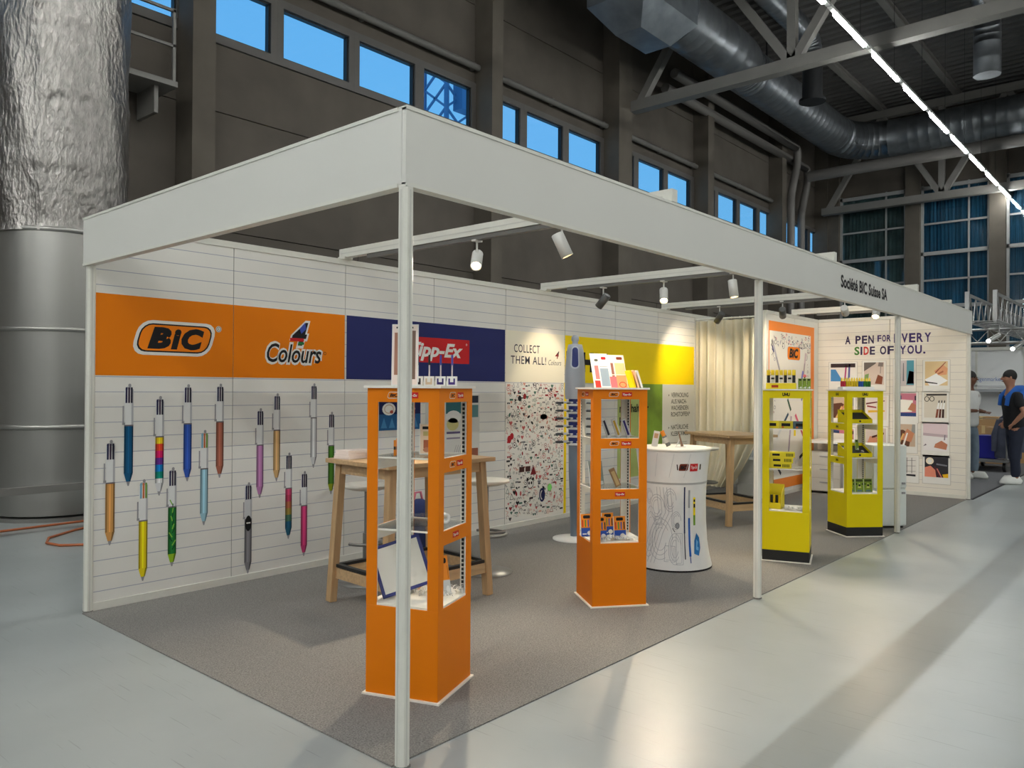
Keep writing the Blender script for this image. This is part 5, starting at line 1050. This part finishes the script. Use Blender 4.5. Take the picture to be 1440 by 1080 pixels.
KB = mk('cardboard', (178, 142, 98), .75, ns=3, na=.06)
for i, (x, y, z, w, d, h, lb) in enumerate(((15.35, .50, .216, .4, .5, .55, 'tall cardboard box at the right of the trolley'), (16.4, .95, .006, .6, .7, .75, 'cardboard box on the floor behind the blue crate'), (16.4, 1.0, .757, .5, .6, .18, 'flat tan carton lying on the cardboard box'), (16.9, .35, .006, .5, .5, .95, 'upright cardboard box behind the hanging jacket'))):
    o = thing('cardboard_box', lb, 'box', (x, y, z)); MB().box(-w/2, w/2, -d/2, d/2, 0, h, KB).build('carton', o); MB().box(-w/2-.001, w/2+.001, -.03, .03, h-.15 if h > .3 else h-.06, h+.001, flat((206, 180, 130))).build('packing_tape', o)
o = thing('hanging_jacket', 'dark slate jacket hung over the trolley handle', 'jacket', (14.45, .26, .25)); JK = mk('jacket_slate', (78, 82, 98), .85, ns=6, na=.2, bump=.5)
vs = []; fs = []; n = 24; hs = [(0, .20, .10), (.2, .21, .12), (.5, .2, .11), (.72, .15, .09), (.80, .06, .05)]
for z, rx, ry in hs:
    for k in range(n): t = 2*math.pi*k/n; w_ = 1+.10*math.sin(5*t+z*3); vs.append((ry*w_*math.cos(t), rx*w_*math.sin(t), z))
for j in range(len(hs)-1):
    for k in range(n): fs.append((j*n+k, j*n+(k+1) % n, (j+1)*n+(k+1) % n, (j+1)*n+k))
m = MB(); m.add(vs, fs, JK, True); m.build('jacket_body', o)
for s_ in (-1, 1): MB().tube([(-.02, s_*.14, .68), (-.04, s_*.21, .42), (-.03, s_*.22, .12)], [.05, .055, .045], JK, 10).build('sleeve', o)

# ---------------------------------------------------------------- the two men
def skin_mesh(name, verts, edges, mat, parent, root=0, sub=2):
    me = bpy.data.meshes.new(name); me.from_pydata([v[:3] for v in verts], edges, []); me.materials.append(mat)
    o = bpy.data.objects.new(name, me); C.objects.link(o); o.parent = parent
    s = o.modifiers.new('skin', 'SKIN'); s.use_smooth_shade = True; sd = o.modifiers.new('sub', 'SUBSURF'); sd.levels = sub; sd.render_levels = sub
    for i, v in enumerate(verts):
        sv = me.skin_vertices[0].data[i]; sv.radius = (v[3], v[4] if len(v) > 4 else v[3]); sv.use_root = (i == root)
    return o
SKIN1 = mk('skin_brown', (112, 74, 54), .55); SKIN2 = mk('skin_tan', (176, 124, 98), .55); HAIRM = mk('hair_black', (26, 22, 20), .7)
def man(label, loc, rz, skin, top, legs, shoes, armL, armR, H=1.0, lean=.0, hairrad=1.0):
    """faces local +x; y to his left. arm = (shoulder, elbow, wrist)"""
    o = thing('person', label, 'person', loc, rz)
    hip = .92*H; sh = 1.42*H
    V = [(0, 0, hip, .11, .13), (0.01+lean*.4, 0, 1.14*H, .10, .13), (.02+lean, 0, 1.33*H, .115, .15), (.02+lean, 0, 1.46*H, .07, .08), (.03+lean, 0, 1.53*H, .055), (.05+lean, 0, 1.61*H, .098, .085), (.045+lean, 0, 1.69*H, .105, .09)]
    E = [(0, 1), (1, 2), (2, 3), (3, 4), (4, 5), (5, 6)]
    def limb(start, pts):
        i0 = start
        for q in pts: V.append(q); E.append((i0, len(V)-1)); i0 = len(V)-1
        return i0
    feet = []
    for s_ in (1, -1):
        fx = .05*s_
        limb(0, [(0, .10*s_, .84*H, .095), (.02+fx*.5, .11*s_, .50*H, .062), (fx-.02, .12*s_, .10, .045), (fx+.06, .125*s_, .045, .04), (fx+.15, .135*s_, .035, .03)]); feet.append((fx, .12*s_))
    hands = []
    for s_, arm in ((1, armL), (-1, armR)):
        S0, E0, W0 = arm
        d = (Vector(W0)-Vector(E0)).normalized()
        limb(2, [(*S0, .058), (*[(a+b)/2 for a, b in zip(S0, E0)], .05), (*E0, .042), (*[(a+b)/2 for a, b in zip(E0, W0)], .038), (*W0, .028), (*(Vector(W0)+d*.05), .032, .022)]); hands.append((Vector(W0)+d*.06, d, s_))
    skin_mesh('body', V, E, skin, o)
    for hp, d, s_ in hands:                     # five fingers rooted in the palm
        side = d.cross(Vector((0, 0, 1))).normalized(); dn = side.cross(d)
        for k, (off, L) in enumerate(((-.027, .062), (-.009, .075), (.009, .07), (.026, .055))):
            b0 = hp+side*off; c1 = b0+d*L*.55; c2 = c1+(d*.7+dn*-.5).normalized()*L*.5
            MB().tube([b0-d*.02, b0, c1, c2], [.0095, .0095, .009, .007], skin, 8).build('finger', o)
        b0 = hp-d*.03-side*.03*s_; MB().tube([b0, b0+d*.03-side*.025*s_, b0+d*.06-side*.028*s_], [.011, .010, .008], skin, 8).build('thumb', o)
    # trousers
    V2 = [(0, 0, hip+.04, .145, .17), (0, 0, hip-.06, .14, .165)]; E2 = [(0, 1)]
    for s_ in (1, -1):
        fx = .05*s_; n0 = len(V2)
        V2 += [(0, .10*s_, .80*H, .11), (.02+fx*.5, .11*s_, .50*H, .082), (fx-.01, .12*s_, .22, .068), (fx-.01, .12*s_, .085, .07)]; E2 += [(1, n0), (n0, n0+1), (n0+1, n0+2), (n0+2, n0+3)]
    skin_mesh('trousers', V2, E2, legs, o)
    V3 = [(0, 0, hip-.10, .17, .20), (0, 0, hip+.02, .165, .195), (.01+lean*.4, 0, 1.12*H, .155, .185), (.02+lean, 0, 1.34*H, .14, .19), (.02+lean, 0, 1.45*H, .085, .11)]; E3 = [(0, 1), (1, 2), (2, 3), (3, 4)]
    for s_, arm in ((1, armL), (-1, armR)):
        S0, E0, W0 = arm; n0 = len(V3); mid = [(a*.25+b*.75) for a, b in zip(S0, E0)]
        V3 += [(*S0, .092), (*[(a+b)/2 for a, b in zip(S0, E0)], .068), (*mid, .066)]; E3 += [(3, n0), (n0, n0+1), (n0+1, n0+2)]
    skin_mesh('shirt', V3, E3, top, o)
    for fx, fy in feet:
        m = MB(); m.lathe([(.001, 0), (.052, .002), (.055, .03), (.045, .075), (.035, .105), (.001, .108)], shoes, 16, M=Matrix.Translation((fx+.06, fy+.005, 0)) @ Matrix.Diagonal((2.9, 1.15, 1.05, 1))); m.build('shoe', o)
    hx, hz = .05+lean, 1.66*H
    MB().lathe([(max(.001, .099*math.cos(R(t))), .105*math.sin(R(t))) for t in range(-20, 91, 10)], HAIRM, 20, M=Matrix.Translation((hx-.014, 0, hz+.022)) @ Matrix.Rotation(R(-22), 4, 'Y') @ Matrix.Diagonal((1.0*hairrad, .86, 1, 1))).build('hair', o)
    MB().tube([(hx+.075, 0, hz+.01), (hx+.112, 0, hz-.028), (hx+.085, 0, hz-.036)], [.012, .017, .012], skin, 8).build('nose', o); MB().box(hx+.078, hx+.094, -.022, .022, hz-.068, hz-.060, mk('lips', (120, 66, 58), .5)).build('mouth', o)
    for s_ in (1, -1):
        MB().sphere((hx+.082, .03*s_, hz+.008), .010, INK, 8).build('eye', o); MB().sphere((hx, .083*s_, hz-.008), .026, skin, 8, (.6, .35, 1)).build('ear', o)
    return o
TEE = mk('tee_white', (214, 214, 210), .8, ns=6, na=.05, bump=.3); JEANL = mk('jeans_light', (112, 128, 142), .8, ns=9, na=.12); JEAND = mk('jeans_dark', (30, 36, 54), .8, ns=9, na=.15); BTEE = mk('tee_black', (22, 22, 26), .85); SHW = mk('sneaker_white', (226, 226, 220), .5)
man('man in white t-shirt and light jeans half hidden by the photo wall', (12.86, .60, .006), R(-110), SKIN1, TEE, JEANL, SHW, ((.02, .20, 1.38), (-.02, .26, 1.12), (.19, .14, 1.10)), ((.02, -.20, 1.38), (-.02, -.26, 1.12), (.19, -.12, 1.12)), 1.0)
q = man('man in black t-shirt with a blue jumper over his shoulders at the right edge', (12.47, -.13, .006), R(118), SKIN2, BTEE, JEAND, SHW, ((.05, .20, 1.36), (-.02, .30, 1.12), (.08, .20, .96)), ((.05, -.20, 1.36), (-.02, -.30, 1.12), (.08, -.20, .96)), 1.0, .04)
JM = mk('jumper_blue', (36, 96, 180), .85, ns=8, na=.1, bump=.4)
m = MB(); m.tube([(.17, .14, 1.22), (.14, .15, 1.36), (.03, .14, 1.465), (-.07, .06, 1.47), (-.09, 0, 1.465), (-.07, -.06, 1.47), (.03, -.14, 1.465), (.14, -.15, 1.36), (.17, -.14, 1.22)], [.03, .045, .06, .07, .075, .07, .06, .045, .03], JM, 12); m.build('jumper', q)
m = MB(); m.lathe([(.17, -.14), (.185, -.08), (.15, .02), (.075, .09)], JM, 24, M=Matrix.Translation((-.03, 0, 1.42)) @ Matrix.Diagonal((.95, 1.2, 1, 1))); m.build('jumper_back', q)
